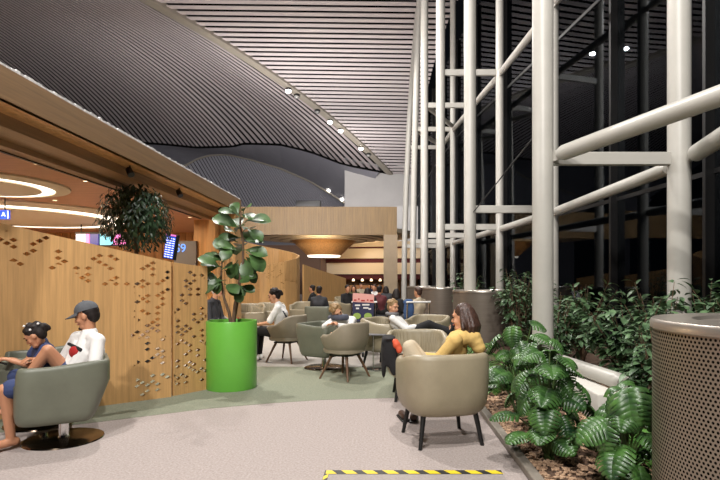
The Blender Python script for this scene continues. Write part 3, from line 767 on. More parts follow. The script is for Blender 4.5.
# ---------------------------------------------------------------- tables
st = thing('side_table', 'tiny square side table on a thin metal post beside the sleeping child', 'side table', (-.12, 8.4, 0))
m = MB(); m.rbox((-.17-.1, 8.25, .565), (.15-.1+.02, 8.57, .585), .006); m.build('table_top', grey_cloth, st)
m = MB(); m.tube([(-.14, 8.4, .57), (-.14, 8.4, .01)], .012, 10); m.build('post', chrome, st)
m = MB(); m.rbox((-.27, 8.28, 0), (.0, 8.52, .012), .004); m.build('base_plate', chrome, st)
rt = thing('coffee_table', 'low round table with dark base in front of the woman in white', 'table', (-2.42, 9.45, 0))
m = MB(); m.lathe([(.01, .50), (.36, .50), (.365, .515), (.36, .53), (.01, .53)], (-2.42, 9.45, 0), 40); m.build('table_top', beige_cloth, rt)
m = MB(); m.tube([(-2.42, 9.45, .01), (-2.42, 9.45, .5)], .03, 12); m.build('post', black_m, rt)
m = MB(); m.lathe([(.01, .03), (.2, .02), (.24, .0), (.01, 0)], (-2.42, 9.45, 0), 32); m.build('base_disc', black_m, rt)
for (dx, dy, mm, nm, s, h) in ((-.18, -.05, red_cloth, 'bottle', 'red capped bottle standing on the round table', .24), (.02, .05, white_cloth, 'cup', 'white paper cup standing on the round table', .11), (-.04, -.16, white_cloth, 'napkin_box', 'small white box on the round table edge', .09)):
    m = MB(); c = (-2.42+dx, 9.45+dy, .532)
    if nm == 'bottle': m.lathe([(.01, 0), (.034, 0), (.036, .02), (.036, .14), (.014, .19), (.014, .24), (.001, .24)], c, 20)
    elif nm == 'cup': m.lathe([(.01, 0), (.028, 0), (.038, .11), (.035, .11), (.026, .01), (.01, .01)], c, 20)
    else: m.rbox((c[0]-.06, c[1]-.04, c[2]), (c[0]+.06, c[1]+.04, c[2]+.09), .006)
    tag(m.build(nm, mm), s, nm.replace('_', ' '))

# ---------------------------------------------------------------- plants
def leaf(mb, base, d, up, L, Wd, n=7, droop=.5, fold=.25, shape='oval', notch=0):
    d = V(d).normalized(); s = d.cross(V(up))
    if s.length < 1e-3: s = d.orthogonal()
    s.normalize(); nrm = s.cross(d).normalized(); p = V(base); rows = []
    for i in range(n+1):
        t = i/n
        if shape == 'oval': wv = math.sin(PI*min(1, t*.96+.02))**.8
        elif shape == 'ob': wv = (math.sin(PI*t**1.5))**.75 if t > 0 else 0
        elif shape == 'heart': wv = (math.sin(PI*(.12+.88*t)))**.6*(1.1-.35*t)
        else: wv = math.sin(PI*(t*.9+.1))**.7
        wv = max(wv, .03)
        if notch and 0 < i < n and i % 2 == 0: wv *= notch
        w_ = Wd*.5*wv
        rows.append([p+s*w_+nrm*(fold*w_), p.copy(), p-s*w_+nrm*(fold*w_)])
        ang = droop/n; d2 = (d*math.cos(ang)-nrm*math.sin(ang)).normalized(); nrm = (nrm*math.cos(ang)+d*math.sin(ang)).normalized(); d = d2
        p = p+d*(L/n)
    mb.grid(rows)
def rdir(rng, zlo, zhi):
    a = rng.uniform(0, 2*PI); z = rng.uniform(zlo, zhi); r = math.sqrt(max(0, 1-z*z)); return V((r*math.cos(a), r*math.sin(a), z))
# green planter with fiddle leaf fig
PC = V((-2.03, 7.02, 0))
pl = thing('green_planter', 'tall bright green round planter beside the wooden screen', 'planter', PC)
m = MB(); m.lathe([(.01, 0), (.325, 0), (.33, .01), (.335, .89), (.33, .905), (.315, .905), (.31, .89), (.31, .82), (.01, .82)], PC, 64); m.build('pot', green_pot, pl)
m = MB(); m.lathe([(.309, .845), (.2, .86), (.01, .87)], PC, 40); m.build('soil', soil, pl)
fg = thing('fiddle_leaf_fig', 'tall fiddle leaf fig growing in the bright green planter', 'plant', PC+V((0, 0, .86)))
rg = random.Random(3)
def PX(px, py, dy=0): return W(px, py, 7.02+dy)
trunks = [[PX(231, 324), PX(229, 312), PX(224, 298), PX(221, 280, .05), PX(222, 262, .1)], [PX(233, 324), PX(235, 306, .04), PX(239, 285, 0), PX(243, 262, -.05), PX(243, 240), PX(240, 225), PX(241, 212)], [PX(234, 324, .05), PX(238, 300, .1), PX(240, 286, .1), PX(238, 270, .2)]]
m = MB()
for tr, r0 in zip(trunks, (.026, .026, .016)): m.tube(tr, [r0*(1-.55*i/(len(tr)-1)) for i in range(len(tr))], 10)
m.build('trunk', bark, fg)
m = MB()
lv = [(243, 214, (.25, -.6, .35), .26), (240, 216, (-.6, -.3, .3), .22), (244, 222, (.95, -.2, .25), .33), (241, 230, (-.75, -.35, .55), .34), (245, 228, (.8, -.4, -.35), .28), (243, 238, (-.8, -.4, .1), .3), (243, 240, (.55, -.55, .1), .27),
      (236, 234, (.0, -.9, .3), .25), (242, 250, (.85, -.3, .0), .3), (246, 252, (.75, -.3, -.55), .33), (243, 255, (.3, -.6, -.8), .3), (240, 252, (-.55, -.5, .4), .29), (233, 246, (-.2, -.8, -.45), .26), (238, 260, (-.2, -.6, -.6), .26),
      (224, 262, (-.8, -.3, .35), .28), (222, 266, (-.9, -.2, -.25), .30), (222, 270, (.4, -.7, .3), .25), (221, 276, (-.3, -.7, -.5), .24), (228, 256, (-.5, -.3, .8), .25), (223, 262, (.5, -.3, .7), .22), (243, 232, (.1, .8, .5), .3), (242, 246, (-.3, .8, .3), .3),
      (240, 268, (.4, -.5, -.2), .28), (226, 280, (-.95, -.2, -.1), .24), (240, 280, (.3, -.6, .1), .22), (224, 284, (.6, -.6, -.1), .26), (221, 284, (-.6, -.4, -.2), .22), (241, 222, (.0, -.6, .5), .26), (238, 242, (-.9, .2, .2), .3), (222, 284, (-.95, -.25, .05), .3), (232, 286, (.3, -.8, .0), .26), (238, 286, (.9, -.4, -.1), .22), (222, 268, (-.6, -.5, .5), .27)]
for (x, y, d, L) in lv:
    b = PX(x, y, rg.uniform(-.08, .08)); dd = V(d).normalized()
    m.tube([b, b+dd*.05], .006, 6); leaf(m, b+dd*.05, dd, (rg.uniform(-.3, .3), -.75, .75) if abs(dd.z) < .8 else (0, -1, .3), L*rg.uniform(.85, 1.12), L*.66, 10, .7, .22, 'ob')
    if rg.random() < .95: e = (dd+V((rg.uniform(-.8, .8), rg.uniform(.0, .9), rg.uniform(-.5, .5)))).normalized(); leaf(m, b+e*.04, e, (rg.uniform(-.3, .3), -.6, .8), L*.95, L*.66, 10, .8, .2, 'ob')
m.build('foliage', fig_leaf, fg, fix=False, angle=80)
# topiary ball beyond the screen
TC = W(135.5, 217, 8.3)
tp = thing('topiary_ficus', 'round dark ficus topiary ball rising above the wooden screen', 'plant', (TC.x, TC.y, 0))
m = MB(); m.tube([(TC.x, TC.y, .4), (TC.x+.02, TC.y, 1.2), (TC.x, TC.y, TC.z)], [.05, .04, .03], 10)
for k in range(16):
    d = rdir(rg, -.7, .9); m.tube([TC-V((0, 0, .25)), TC+d*.25, TC+d*.45], [.016, .01, .004], 6)
m.build('trunk', bark, tp)
m = MB(); m.lathe([(.01, 0), (.24, 0), (.28, .45), (.26, .45), (.25, .40), (.01, .40)], (TC.x, TC.y, 0), 32); m.build('pot', dgrey_cloth, tp)
m = MB()
for k in range(2300):
    d = rdir(rg, -1, 1); rr = .58*(rg.random()**.28)*(1+.10*noise.noise(d*3)); c = TC+V((d.x*rr, d.y*rr, d.z*rr*.92))
    if d.z < -.6 and rg.random() < .5: continue
    dd = (d*.5+V((rg.uniform(-.6, .6), rg.uniform(-.6, .6), -.75))).normalized(); leaf(m, c, dd, d, rg.uniform(.07, .11), .034, 3, .5, .2)
m.build('foliage', fic_leaf, tp, fix=False, angle=180)
# ficus bushes in the bed
def bush(name, c, h, r, nb, nl, seed, L, lm, label, group, wl=.45):
    q = random.Random(seed); t = thing(name, label, 'plant', c, group); s = MB(); lf = MB()
    for k in range(nb):
        d = rdir(q, .25, .95); hh = h*q.uniform(.55, 1.0); tip = V(c)+V((d.x*r*q.uniform(.5, 1.1), d.y*r*q.uniform(.5, 1.1), hh))
        mid = V(c).lerp(tip, .5)+V((0, 0, .12*h)); P = [V(c)+V((q.uniform(-.04, .04), q.uniform(-.04, .04), 0)), mid, tip]
        s.tube(P, [.011, .008, .003], 6)
        for i in range(nl):
            u = q.uniform(.18, 1.02); b = P[0].lerp(P[1], u*2) if u < .5 else P[1].lerp(P[2], u*2-1)
            out = (b-V((c[0], c[1], b.z))); out = out.normalized() if out.length > .01 else V((1, 0, 0))
            dd = (out*.6+V((q.uniform(-.9, .9), q.uniform(-.9, .9), q.uniform(-.35, .6)))).normalized()
            ll = L*q.uniform(.7, 1.15); leaf(lf, b+dd*.03, dd, (q.uniform(-.3, .3), q.uniform(-.3, .3), 1), ll, ll*wl, 4, .6, .25)
    s.build('stem', bark, t); lf.build('foliage', lm, t, fix=False, angle=180); return t
bl = [((2.75, 5.75, .03), 1.12, .55, 26, 30, 'leafy ficus bush behind the low white ground tube'), ((3.35, 6.2, .03), 1.3, .6, 26, 30, 'leafy ficus bush in front of the right thick column'), ((2.55, 7.7, .03), 1.15, .55, 24, 28, 'leafy ficus bush right behind the thick column foot'),
      ((3.6, 4.9, .03), 1.45, .6, 28, 30, 'leafy ficus bush rising behind the perforated drum'), ((3.3, 8.6, .03), 1.3, .6, 24, 26, 'leafy ficus bush between the two thick columns, farther back'), ((2.6, 10.0, .03), 1.5, .55, 24, 26, 'leafy ficus bush beside the grey drum'),
      ((3.2, 11.2, .03), 1.55, .6, 24, 24, 'leafy ficus bush by the glass past the grey drum'), ((2.3, 13.8, .03), 1.5, .5, 22, 22, 'leafy ficus bush between the first two grey drums'), ((4.3, 6.9, .03), 1.3, .6, 24, 26, 'leafy ficus bush by the glass behind the right thick column'),
      ((2.45, 4.55, .03), .95, .45, 20, 26, 'leafy ficus bush between ground tube and perforated drum')]
for i, (c, h, r, nb, nl, s) in enumerate(bl): bush('ficus_bush', c, h*1.1, r, nb, nl, 20+i, .135, var_leaf, s, 'ficus bushes', .48)
# monsteras
def leaf_mon(mb, base, d, L, Wd, q):
    d = V(d).normalized(); s = d.cross(V((0, 0, 1)))
    if s.length < 1e-3: s = d.orthogonal()
    s.normalize(); s = (s+V((0, 0, q.uniform(-.6, .6)))).normalized(); nr = s.cross(d).normalized(); p = V(base)-d*(L*.12); N = 8
    mid = [p.copy()]; fr = [(d.copy(), nr.copy())]
    for i in range(N):
        a = 1.0/N; d2 = (d*math.cos(a)-nr*math.sin(a)).normalized(); nr = (nr*math.cos(a)+d*math.sin(a)).normalized(); d = d2
        p = p+d*(L/N); mid.append(p.copy()); fr.append((d.copy(), nr.copy()))
    def wd(t): return Wd*.5*max(.02, (math.sin(PI*min(1, .16+.84*t)))**.55)*(1.12-.35*t)
    for sg in (-1, 1):
        for i in range(N):
            rows = []
            for j in range(6):
                v = j/5; gap = .32*sst((v-.4)/.5)
                row = []
                for h in (0, .5, 1):
                    tt = (i+gap*.5+(1-gap)*h)/N; k = min(N-1, int(tt*N)); fq = tt*N-k
                    m0 = mid[k].lerp(mid[k+1], fq); dd, nn = fr[k]
                    w_ = wd(tt)*(1-.06*abs(h-.5)*2*(v > .9)); fwd = .42*w_*v*(1-tt*.8)-(.5*w_*v*v*max(0, .25-tt)*3)
                    row.append(m0+s*(sg*w_*v)+dd*fwd+nn*(.16*w_*math.sin(PI*v*.9)-.34*w_*v*v+.006*(h == .5)))
                rows.append(row)
            mb.grid(rows)
def monstera(c, leaves, label, seed):
    q = random.Random(seed); t = thing('monstera', label, 'plant', c, 'monsteras'); s = MB(); lf = MB()
    for (az, el, ht, rad, L) in leaves:
        a = math.radians(az); tip = V(c)+V((rad*math.cos(a), rad*math.sin(a), ht)); mid = V(c)+V((rad*.35*math.cos(a), rad*.35*math.sin(a), ht*.62))
        s.tube([V(c)+V((q.uniform(-.03, .03), q.uniform(-.03, .03), 0)), mid, tip], [.010, .008, .005], 6)
        d = V((math.cos(a)*math.cos(math.radians(el)), math.sin(a)*math.cos(math.radians(el)), math.sin(math.radians(el))))
        leaf_mon(lf, tip, d, L, L*.98, q)
    s.build('stem', mat('stem_green', (64, 84, 40), .5) if 'stem_green' not in MATS else MATS['stem_green'], t); lf.build('foliage', mon_leaf, t, fix=False, angle=60)
q = random.Random(11)
def mlv(n, h0, h1, r0, r1, L0, L1):
    o = []
    for i in range(n):
        ht = h0+(h1-h0)*((i+.5)/n); o.append((i*137.5+q.uniform(-20, 20), q.uniform(-55, 25), ht, q.uniform(r0, r1)*(1.15-.5*(i/n)), q.uniform(L0, L1)))
    return o
monstera((1.32, 4.12, .03), mlv(34, .14, .88, .12, .28, .17, .28), 'tall monstera at the kerb behind the hoodie armchair', 1)
monstera((1.62, 3.45, .03), mlv(20, .14, .70, .08, .20, .17, .28)+[(250, -45, .70, .12, .30), (200, -40, .5, .16, .26)], 'monstera directly left of the perforated drum', 2)
monstera((1.42, 4.75, .03), mlv(14, .3, .9, .1, .24, .17, .25), 'smaller monstera behind the tall one, near the thick column', 3)
# ferny strap plants
def fern(c, n, h, L, label, seed):
    q = random.Random(seed); t = thing('fern', label, 'plant', c, 'ferns along the kerb'); f = MB(); st_ = MB()
    for i in range(n):
        a = q.uniform(0, 2*PI); el = q.uniform(.35, 1.2); d = V((math.cos(a)*math.cos(el), math.sin(a)*math.cos(el), math.sin(el))); p = V(c); P = [p.copy()]
        up = d.copy(); ll = L*q.uniform(.7, 1.1)
        for k in range(12):
            d = (d+V((0, 0, -.11))).normalized(); p = p+d*(ll/12); P.append(p.copy())
            if k > 1:
                s = d.cross(V((0, 0, 1))).normalized(); wl = ll*.30*math.sin(PI*(k/13))
                for sg in (-1, 1): leaf(f, p, (d*.7+s*sg).normalized(), (0, 0, 1), wl+.02, .03, 3, .5, .1)
        st_.tube(P, [.005]*6+[.003]*7, 5)
    st_.build('stem', MATS['stem_green'], t); f.build('foliage', fern_leaf, t, fix=False, angle=180)
monstera((1.43, 5.45, .03), mlv(22, .25, .98, .1, .3, .18, .28), 'light green monstera at the kerb beyond the mustard hoodie', 4)
fern((1.42, 6.9, .03), 60, .6, .72, 'fern at the kerb in front of the nearer grey drum', 2)
fern((1.40, 9.0, .03), 50, .6, .66, 'fern at the kerb beyond the reclining person', 3)
fern((2.15, 4.25, .03), 36, .6, .50, 'bright fern squeezed between monstera and perforated drum', 4)
fern((1.36, 10.8, .03), 30, .6, .6, 'farthest fern at the kerb before the second drum', 5)
# bark chips
m = MB(); q = random.Random(5)
for k in range(4200):
    x = 1.16+2.2*q.random()**1.6; y = 3.0+4.5*q.random()**1.3; s = q.uniform(.010, .030)
    mx = Matrix.Translation((x, y, .03+q.uniform(.0, .022))) @ Matrix.Rotation(q.uniform(0, 6.28), 4, 'Z') @ Matrix.Rotation(q.uniform(-.6, .6), 4, 'X')
    m.box((-s, -s*.5, -.004), (s, s*.5, .004), mx)
o = tag(m.build('bark_mulch', mulch_m, None, False, fix=False), 'loose brown bark chips covering the planting bed', 'mulch', kind='stuff')

# ---------------------------------------------------------------- floor hatch with hazard tape
hz = thing('floor_mat', 'grey floor panel edged with yellow and black hazard tape', 'floor mat', (.24, 3.4, 0))
m = MB(); m.rbox((-.43, 2.3, 0), (.90, 3.93, .008), .003); m.build('panel', mat_grey, hz)
m = MB(); m.box((-.43, 3.86, .008), (.90, 3.94, .0095)); m.box((-.43, 2.3, .008), (-.395, 3.86, .0095)); m.build('tape_base', black_tape, hz, False)
m = MB()
x = -.42
while x < .86:
    m.add([(x, 3.865, .0105), (x+.085, 3.865, .0105), (x+.04, 3.935, .0105), (x-.045 if x > -.38 else x, 3.935, .0105)], [(0, 1, 2, 3)]); x += .155
y = 2.35
while y < 3.8: m.add([(-.428, y, .0105), (-.397, y+.05, .0105), (-.397, y+.12, .0105), (-.428, y+.07, .0105)], [(0, 1, 2, 3)]); y += .155
m.build('tape_stripes', yellow_tape, hz, False)

# ---------------------------------------------------------------- luggage carts and bags
def cart(c, yaw, label):
    t = thing('luggage_cart', label, 'luggage cart', c, 'luggage carts'); mx = Matrix.Translation(c) @ Matrix.Rotation(yaw, 4, 'Z')
    def P(*a): return [mx @ V(p) for p in a]
    m = MB()
    for s in (-.24, .24): m.tube(P((s, .4, .14), (s, -.3, .18), (s, -.36, .3), (s, -.42, 1.0)), .016, 8)
    m.tube(P((-.24, -.39, .55), (.24, -.39, .55)), .012, 8); m.build('frame', chrome, t)
    m = MB(); m.tube(P((-.26, -.42, 1.0), (.26, -.42, 1.0)), .02, 10); m.build('handle', white_cloth, t)
    m = MB()
    for k in range(6): m.tube(P((-.24+.096*k, .4, .15), (-.24+.096*k, -.3, .18)), .008, 6)
    m.build('deck', chrome, t)
    for (x, y) in ((-.24, -.25), (.24, -.25), (0, .4)):
        m = MB(); m.tube(P((x-.02, y, .065), (x+.02, y, .065)), .065, 16); m.build('wheel', black_m, t)
    return t
cart((-.36, 10.2, 0), PI, 'luggage cart carrying the navy shopping bag')
cart((.62, 11.0, 0), .3, 'luggage cart with a blue jacket by the far grey drum')
m = MB(); m.rbox((-.60, 9.95, .19), (-.15, 10.4, .66), .03); tag(m.build('suitcase', black_cloth), 'black suitcase on the cart beneath the shopping bag', 'suitcase')
bag = thing('shopping_bag', 'navy shopping bag with pink top and green pictures on the cart', 'bag', (-.38, 10.1, .66))
m = MB(); m.add([(-.57, 9.98, .66), (-.17, 9.98, .66), (-.15, 10.0, 1.17), (-.56, 10.0, 1.20), (-.57, 10.2, .66), (-.17, 10.2, .66), (-.15, 10.16, 1.17), (-.56, 10.16, 1.20)], [(0, 1, 2, 3), (5, 4, 7, 6), (1, 5, 6, 2), (4, 0, 3, 7), (0, 4, 5, 1)]); m.build('sack', mat('navy_bag', (38, 38, 74), .4), bag, False)
pk = mat('pink_print', (222, 160, 150), .5); gr = mat('green_print', (150, 176, 84), .5); wt = mat('white_print', (224, 220, 216), .5)
m = MB(); m.add([(-.565, 9.985, 1.03), (-.155, 9.985, 1.01), (-.15, 9.992, 1.172), (-.56, 9.992, 1.202)], [(0, 1, 2, 3)]); m.build('top_print', pk, bag, False)
m = MB()
for x in (-.47, -.28): m.lathe([(.01, 0), (.075, 0)], (0, 0, 0), 20); 
m = MB()
for x in (-.48, -.27):
    m.add([V((x+.075*math.cos(a*PI/10), 9.972, .76+.06*math.sin(a*PI/10))) for a in range(20)], [list(range(20))])
m.build('fruit_print', gr, bag, False)
m = MB()
for k, (x, z, ww) in enumerate([(-.52, .95, .1), (-.38, .96, .14), (-.5, .89, .06), (-.36, .90, .1), (-.26, .88, .05)]): m.add([(x, 9.978, z), (x+ww, 9.978, z), (x+ww, 9.979, z+.03), (x, 9.979, z+.03)], [(0, 1, 2, 3)])
m.build('text_print', wt, bag, False)
m = MB()
for k, (x, z, ww) in enumerate([(-.54, 1.05, .05), (-.46, 1.07, .03), (-.40, 1.04, .07), (-.29, 1.05, .03), (-.23, 1.04, .06)]): m.add([(x, 9.979, z), (x+ww, 9.979, z), (x+ww, 9.982, z+.028), (x, 9.982, z+.028)], [(0, 1, 2, 3)])
m.build('red_print', red_cloth, bag, False)
m = MB(); m.ell((.54, 10.62, 1.0), (.12, .07, .07)); m.ell((.58, 10.60, .86), (.08, .06, .2)); m.ell((.49, 10.60, .80), (.06, .05, .2))
tag(remeshed(m, 'blue_jacket', blue_cloth, None, .025), 'blue jacket hanging over the handle of the far luggage cart', 'jacket')
m = MB(); m.rbox((.42, 10.85, .19), (.84, 11.3, .72), .05); tag(m.build('backpack', dgrey_cloth), 'dark backpack on the far luggage cart under the blue jacket', 'backpack')
# coat and red scarf on the arm of the second armchair
m = MB(); m.ell((.08, 6.2, .765), (.085, .24, .028)); m.ell((.10, 6.02, .60), (.085, .035, .18)); m.ell((.14, 6.01, .46), (.06, .03, .12)); m.ell((.015, 6.2, .58), (.03, .2, .20)); m.ell((.02, 6.1, .44), (.03, .1, .14)); m.ell((.07, 6.06, .72), (.08, .06, .06))
o = remeshed(m, 'black_coat', black_cloth, None, .014)
tag(o, 'black coat draped over the arm of the ribbed armchair', 'coat')
m = MB(); m.ell((.17, 6.0, .70), (.05, .04, .045)); m.ell((.20, 5.99, .65), (.04, .035, .05)); m.ell((.15, 6.03, .74), (.045, .05, .03)); tag(remeshed(m, 'orange_scarf', orange_cloth, None, .012), 'small orange red scarf on the black coat', 'scarf')
for (x, y, rz, s) in ((.22, 5.42, .2, 'left'), (.33, 5.38, -.1, 'right')):
    mx = Matrix.Translation((x, y, 0)) @ Matrix.Rotation(rz, 4, 'Z'); t = thing('shoe', 'dark brown shoe on the carpet under the hoodie armchair, the %s one' % s, 'shoe', (x, y, 0), 'pair of shoes under the chair')
    m = MB(); m.rbox((-.045, -.13, 0), (.045, .13, .022), .01, mx); m.build('sole', black_m, t)
    m = MB(); m.cap(mx @ V((0, .08, .04)), mx @ V((0, -.08, .055)), .038, .042); remeshed(m, 'upper', mat('brown_shoe', (72, 50, 38), .6) if 'brown_shoe' not in MATS else MATS['brown_shoe'], t, .012)

# ---------------------------------------------------------------- people
def person(label, o, f, J, skin_m=skin, top=(white_cloth, .45), legs=(navy, .55), shoes=None, hair=(hair_d, 'short'), hf=None, hu=None, vox=.009, s=1., extra=None, far=False, female=False, group=None):
    """o: point on the floor below the pelvis, f: facing direction; J: joints in (right, forward, up) metres"""
    o = V(o); f = V((f[0], f[1], 0)).normalized(); r = V((f.y, -f.x, 0)); u = V((0, 0, 1))
    def X(p): return o+(r*p[0]+f*p[1]+u*p[2])*s
    D = dict(pel=(0, 0, .52), che=(0, -.08, .80), nek=(0, -.07, .99), hed=(0, -.02, 1.15),
             shL=(-.175, -.07, .93), elL=(-.24, .03, .67), wrL=(-.14, .24, .62), shR=(.175, -.07, .93), elR=(.24, .03, .67), wrR=(.14, .24, .62),
             hiL=(-.09, 0, .51), knL=(-.12, .42, .52), anL=(-.12, .44, .09), toL=(-.13, .60, .035), hiR=(.09, 0, .51), knR=(.12, .42, .52), anR=(.12, .44, .09), toR=(.13, .60, .035))
    D.update(J); Q = {k: X(v) for k, v in D.items()}
    t = thing('person', label, 'person', (o.x, o.y, 0), group)
    hF = V(hf).normalized() if hf else f; hU = V(hu).normalized() if hu else u
    hR = hF.cross(hU).normalized(); hU = hR.cross(hF).normalized()
    c = Q['hed']; fl = .9 if female else 1
    sr = (Q['shR']-Q['shL']).normalized()
    def H(a, b, d): return c+(hR*a+hF*b+hU*d)*s
    def torso(m, g):
        m.cap(Q['hiL'], Q['hiR'], (.115+g)*s, (.115+g)*s)
        w = Q['pel'].lerp(Q['che'], .5)
        for k in (-1, 1):
            m.cap(Q['pel']+sr*(.055*k*s), w+sr*(.045*k*s), (.105+g)*s, (.098+g)*s); m.cap(w+sr*(.045*k*s), Q['che']+sr*(.065*k*s*fl), (.098+g)*s, (.112+g)*s)
        m.cap(Q['che'], Q['nek'], (.11+g)*s, (.062+g)*s)
        for a in ('L', 'R'): m.cap(Q['sh'+a], Q['nek']-u*.03*s, (.056+g)*s, (.052+g)*s); m.cap(Q['sh'+a], Q['che']-sr*(.06*s*(1 if a == 'L' else -1)), (.055+g)*s, (.09+g)*s)
    def arm(m, a, g, upto):
        S, E, Wr = Q['sh'+a], Q['el'+a], Q['wr'+a]
        if upto <= .5: m.cap(S, S.lerp(E, upto*2), (.052+g)*s, (.049+g*1.5)*s)
        else: m.cap(S, E, (.052+g)*s, (.042+g)*s); m.cap(E, E.lerp(Wr, upto*2-1), (.042+g)*s, (.031+g)*s)
    def leg(m, a, g, upto):
        A, B, C_ = Q['hi'+a], Q['kn'+a], Q['an'+a]
        if upto <= .5: m.cap(A, A.lerp(B, upto*2), (.088+g)*s, (.068+g*1.6)*s)
        else: m.cap(A, B, (.088+g)*s, (.058+g)*s); mid = B.lerp(C_, .35); e = B.lerp(C_, upto*2-1); m.cap(B, e, (.056+g)*s, (.042+g)*s)
    b = MB(); torso(b, -.012)
    for a in 'LR':
        arm(b, a, -.004, 1); leg(b, a, -.006, 1)
        m0, m1 = Q['kn'+a].lerp(Q['an'+a], .15), Q['kn'+a].lerp(Q['an'+a], .5); bk = -(Q['to'+a]-Q['an'+a]).normalized()*.012*s
        b.cap(m0+bk, m1+bk, .05*s, .045*s)
        an, to = Q['an'+a], Q['to'+a]; d = (to-an).normalized(); hl = an-d*.035*s-u*.035*s*(1 if (an.z-to.z) > .02 else 0)
        b.cap(hl, an.lerp(to, .55), .036*s, .036*s); b.cap(an.lerp(to, .5), to, .038*s, .024*s); b.cap(an, hl, .036*s, .035*s)
        # hand
        wr = Q['wr'+a]; d = (wr-Q['el'+a]).normalized(); sd = 1 if a == 'L' else -1
        lat = d.cross(u); lat = lat.normalized() if lat.length > .1 else r.copy(); nn = lat.cross(d).normalized()
        for k in (-1, 0, 1): b.cap(wr+d*.012*s, wr+(d*.085+lat*(.024*k))*s, .02*s, .0145*s, 8)
        if not far:
            for k, ln in zip((-1.5, -.5, .5, 1.5), (.062, .074, .07, .055)):
                if sd < 0: k = -k
                p0 = wr+(d*.085+lat*(.0185*k))*s; p1 = p0+(d*.8-nn*.45).normalized()*ln*.55*s; p2 = p1+(d*.35-nn*.9).normalized()*ln*.5*s
                b.cap(p0, p1, .0098*s, .009*s, 8); b.cap(p1, p2, .009*s, .0075*s, 8)
            q0 = wr+(d*.03+lat*(.026*sd))*s; q1 = q0+(d*.7+lat*.7*sd-nn*.3).normalized()*.042*s; q2 = q1+(d*.95-nn*.3+lat*.1*sd).normalized()*.03*s
            b.cap(q0, q1, .0135*s, .011*s, 8); b.cap(q1, q2, .011*s, .008*s, 8)
    b.cap(Q['nek']-u*.02*s, H(0, -.015, -.03), .056*s*fl, .055*s*fl)
    B3 = (hR, hF, hU)
    b.ell(H(0, -.012, .03), (.074*s, .094*s, .098*s), B3); b.ell(H(0, .02, -.025), (.064*s, .07*s, .085*s), B3)
    b.cap(H(-.022, .045, -.088), H(.022, .045, -.088), .03*s); b.cap(H(0, .066, -.095), H(0, .07, -.09), .022*s)
    b.cap(H(0, .082, .012), H(0, .102, -.026), .009*s, .0145*s, 8)
    for k in (-1, 1):
        b.cap(H(.042*k, .07, .032), H(.014*k, .082, .03), .012*s, .012*s, 8); b.ell(H(.074*k, -.008, -.008), (.012*s, .022*s, .033*s), B3)
        b.ell(H(.04*k, .055, -.03), (.024*s, .022*s, .024*s), B3)
    remeshed(b, 'body', skin_m, t, vox, 3)
    if not far:
        e = MB()
        for k in (-1, 1): e.ell(H(.032*k, .078, .008), (.012*s, .01*s, .006*s), B3, 10, 6)
        e.build('eyes', eye_m, t)
        e = MB(); e.cap(H(-.02, .088, -.056), H(.02, .088, -.056), .007*s, None, 8); e.build('lips', lip_m, t)
        e = MB()
        for k in (-1, 1): e.cap(H(.018*k, .094, .036), H(.05*k, .076, .034), .0045*s, None, 6)
        e.build('eyebrows', hair[0], t)
    m = MB(); torso(m, .008)
    for a in 'LR': arm(m, a, .008, top[1])
    remeshed(m, 'top', top[0], t, vox*1.15, 4)
    m = MB(); m.cap(Q['hiL'], Q['hiR'], .128*s, .128*s); m.cap(Q['pel'], Q['pel'].lerp(Q['che'], .25), .124*s, .115*s)
    for a in 'LR': leg(m, a, .011, legs[1] if a == 'L' or len(legs) < 3 else legs[2])
    remeshed(m, 'trousers', legs[0], t, vox*1.2, 4)
    if shoes:
        for a in 'LR':
            an, to = Q['an'+a], Q['to'+a]; d = (to-an).normalized(); m = MB(); m.cap(an-d*.04*s-u*.03*s, to, .046*s, .036*s); m.cap(an, an-u*.03*s, .046*s, .046*s); remeshed(m, 'shoe', shoes, t, vox*1.2, 3)
    hm, hk = hair; m = MB(); q = random.Random(len(label))
    if hk == 'cap': m.ell(H(0, -.04, .03), (.081*s, .088*s, .06*s), B3)
    else: m.ell(H(0, -.024, .048), (.082*s, .096*s, .092*s), B3)
    m.ell(H(0, -.06, .0), (.074*s, .062*s, .085*s), B3)
    for k in range(0 if hk in ('cap', 'long') else 26):
        a = q.uniform(0, 2*PI); z = q.uniform(.05, 1); rr = math.sqrt(1-z*z); p = H(.08*rr*math.cos(a), -.03+.092*rr*math.sin(a), .05+.09*z)
        if rr*math.sin(a) > .75: continue
        m.ell(p, (.02*s, .026*s, .016*s), B3, 8, 5)
    if hk == 'bun': m.ell(H(0, -.125, .03), (.05*s, .045*s, .045*s), B3); m.ell(H(.02, -.145, .0), (.035*s, .03*s, .04*s), B3)
    if hk == 'long':
        for k in range(26):
            a = q.uniform(.9*PI, 2.1*PI); x, y = .082*math.cos(a), -.03+.09*math.sin(a); x2 = x*1.25+q.uniform(-.02, .02)
            m.tube([H(x*.8, y*.8, .08), H(x*1.05, y*1.05, 0), H(x2, y*1.15-.01, -.09), H(x2*.95, y*1.05, -.17-q.random()*.05)], [.018*s, .022*s, .02*s, .008*s], 8)
    if hk == 'curly':
        for k in range(60):
            d = rdir(q, -.1, 1)
            if d.y > .72: continue
            m.ell(H(d.x*.085, -.02+d.y*.1, .04+d.z*.1), (.024*s,)*3, None, 8, 6)
    remeshed(m, 'hair', hm, t, max(.008, vox*.9), 2)
    t['_'] = 0; del t['_']
    return t, H, Q, X
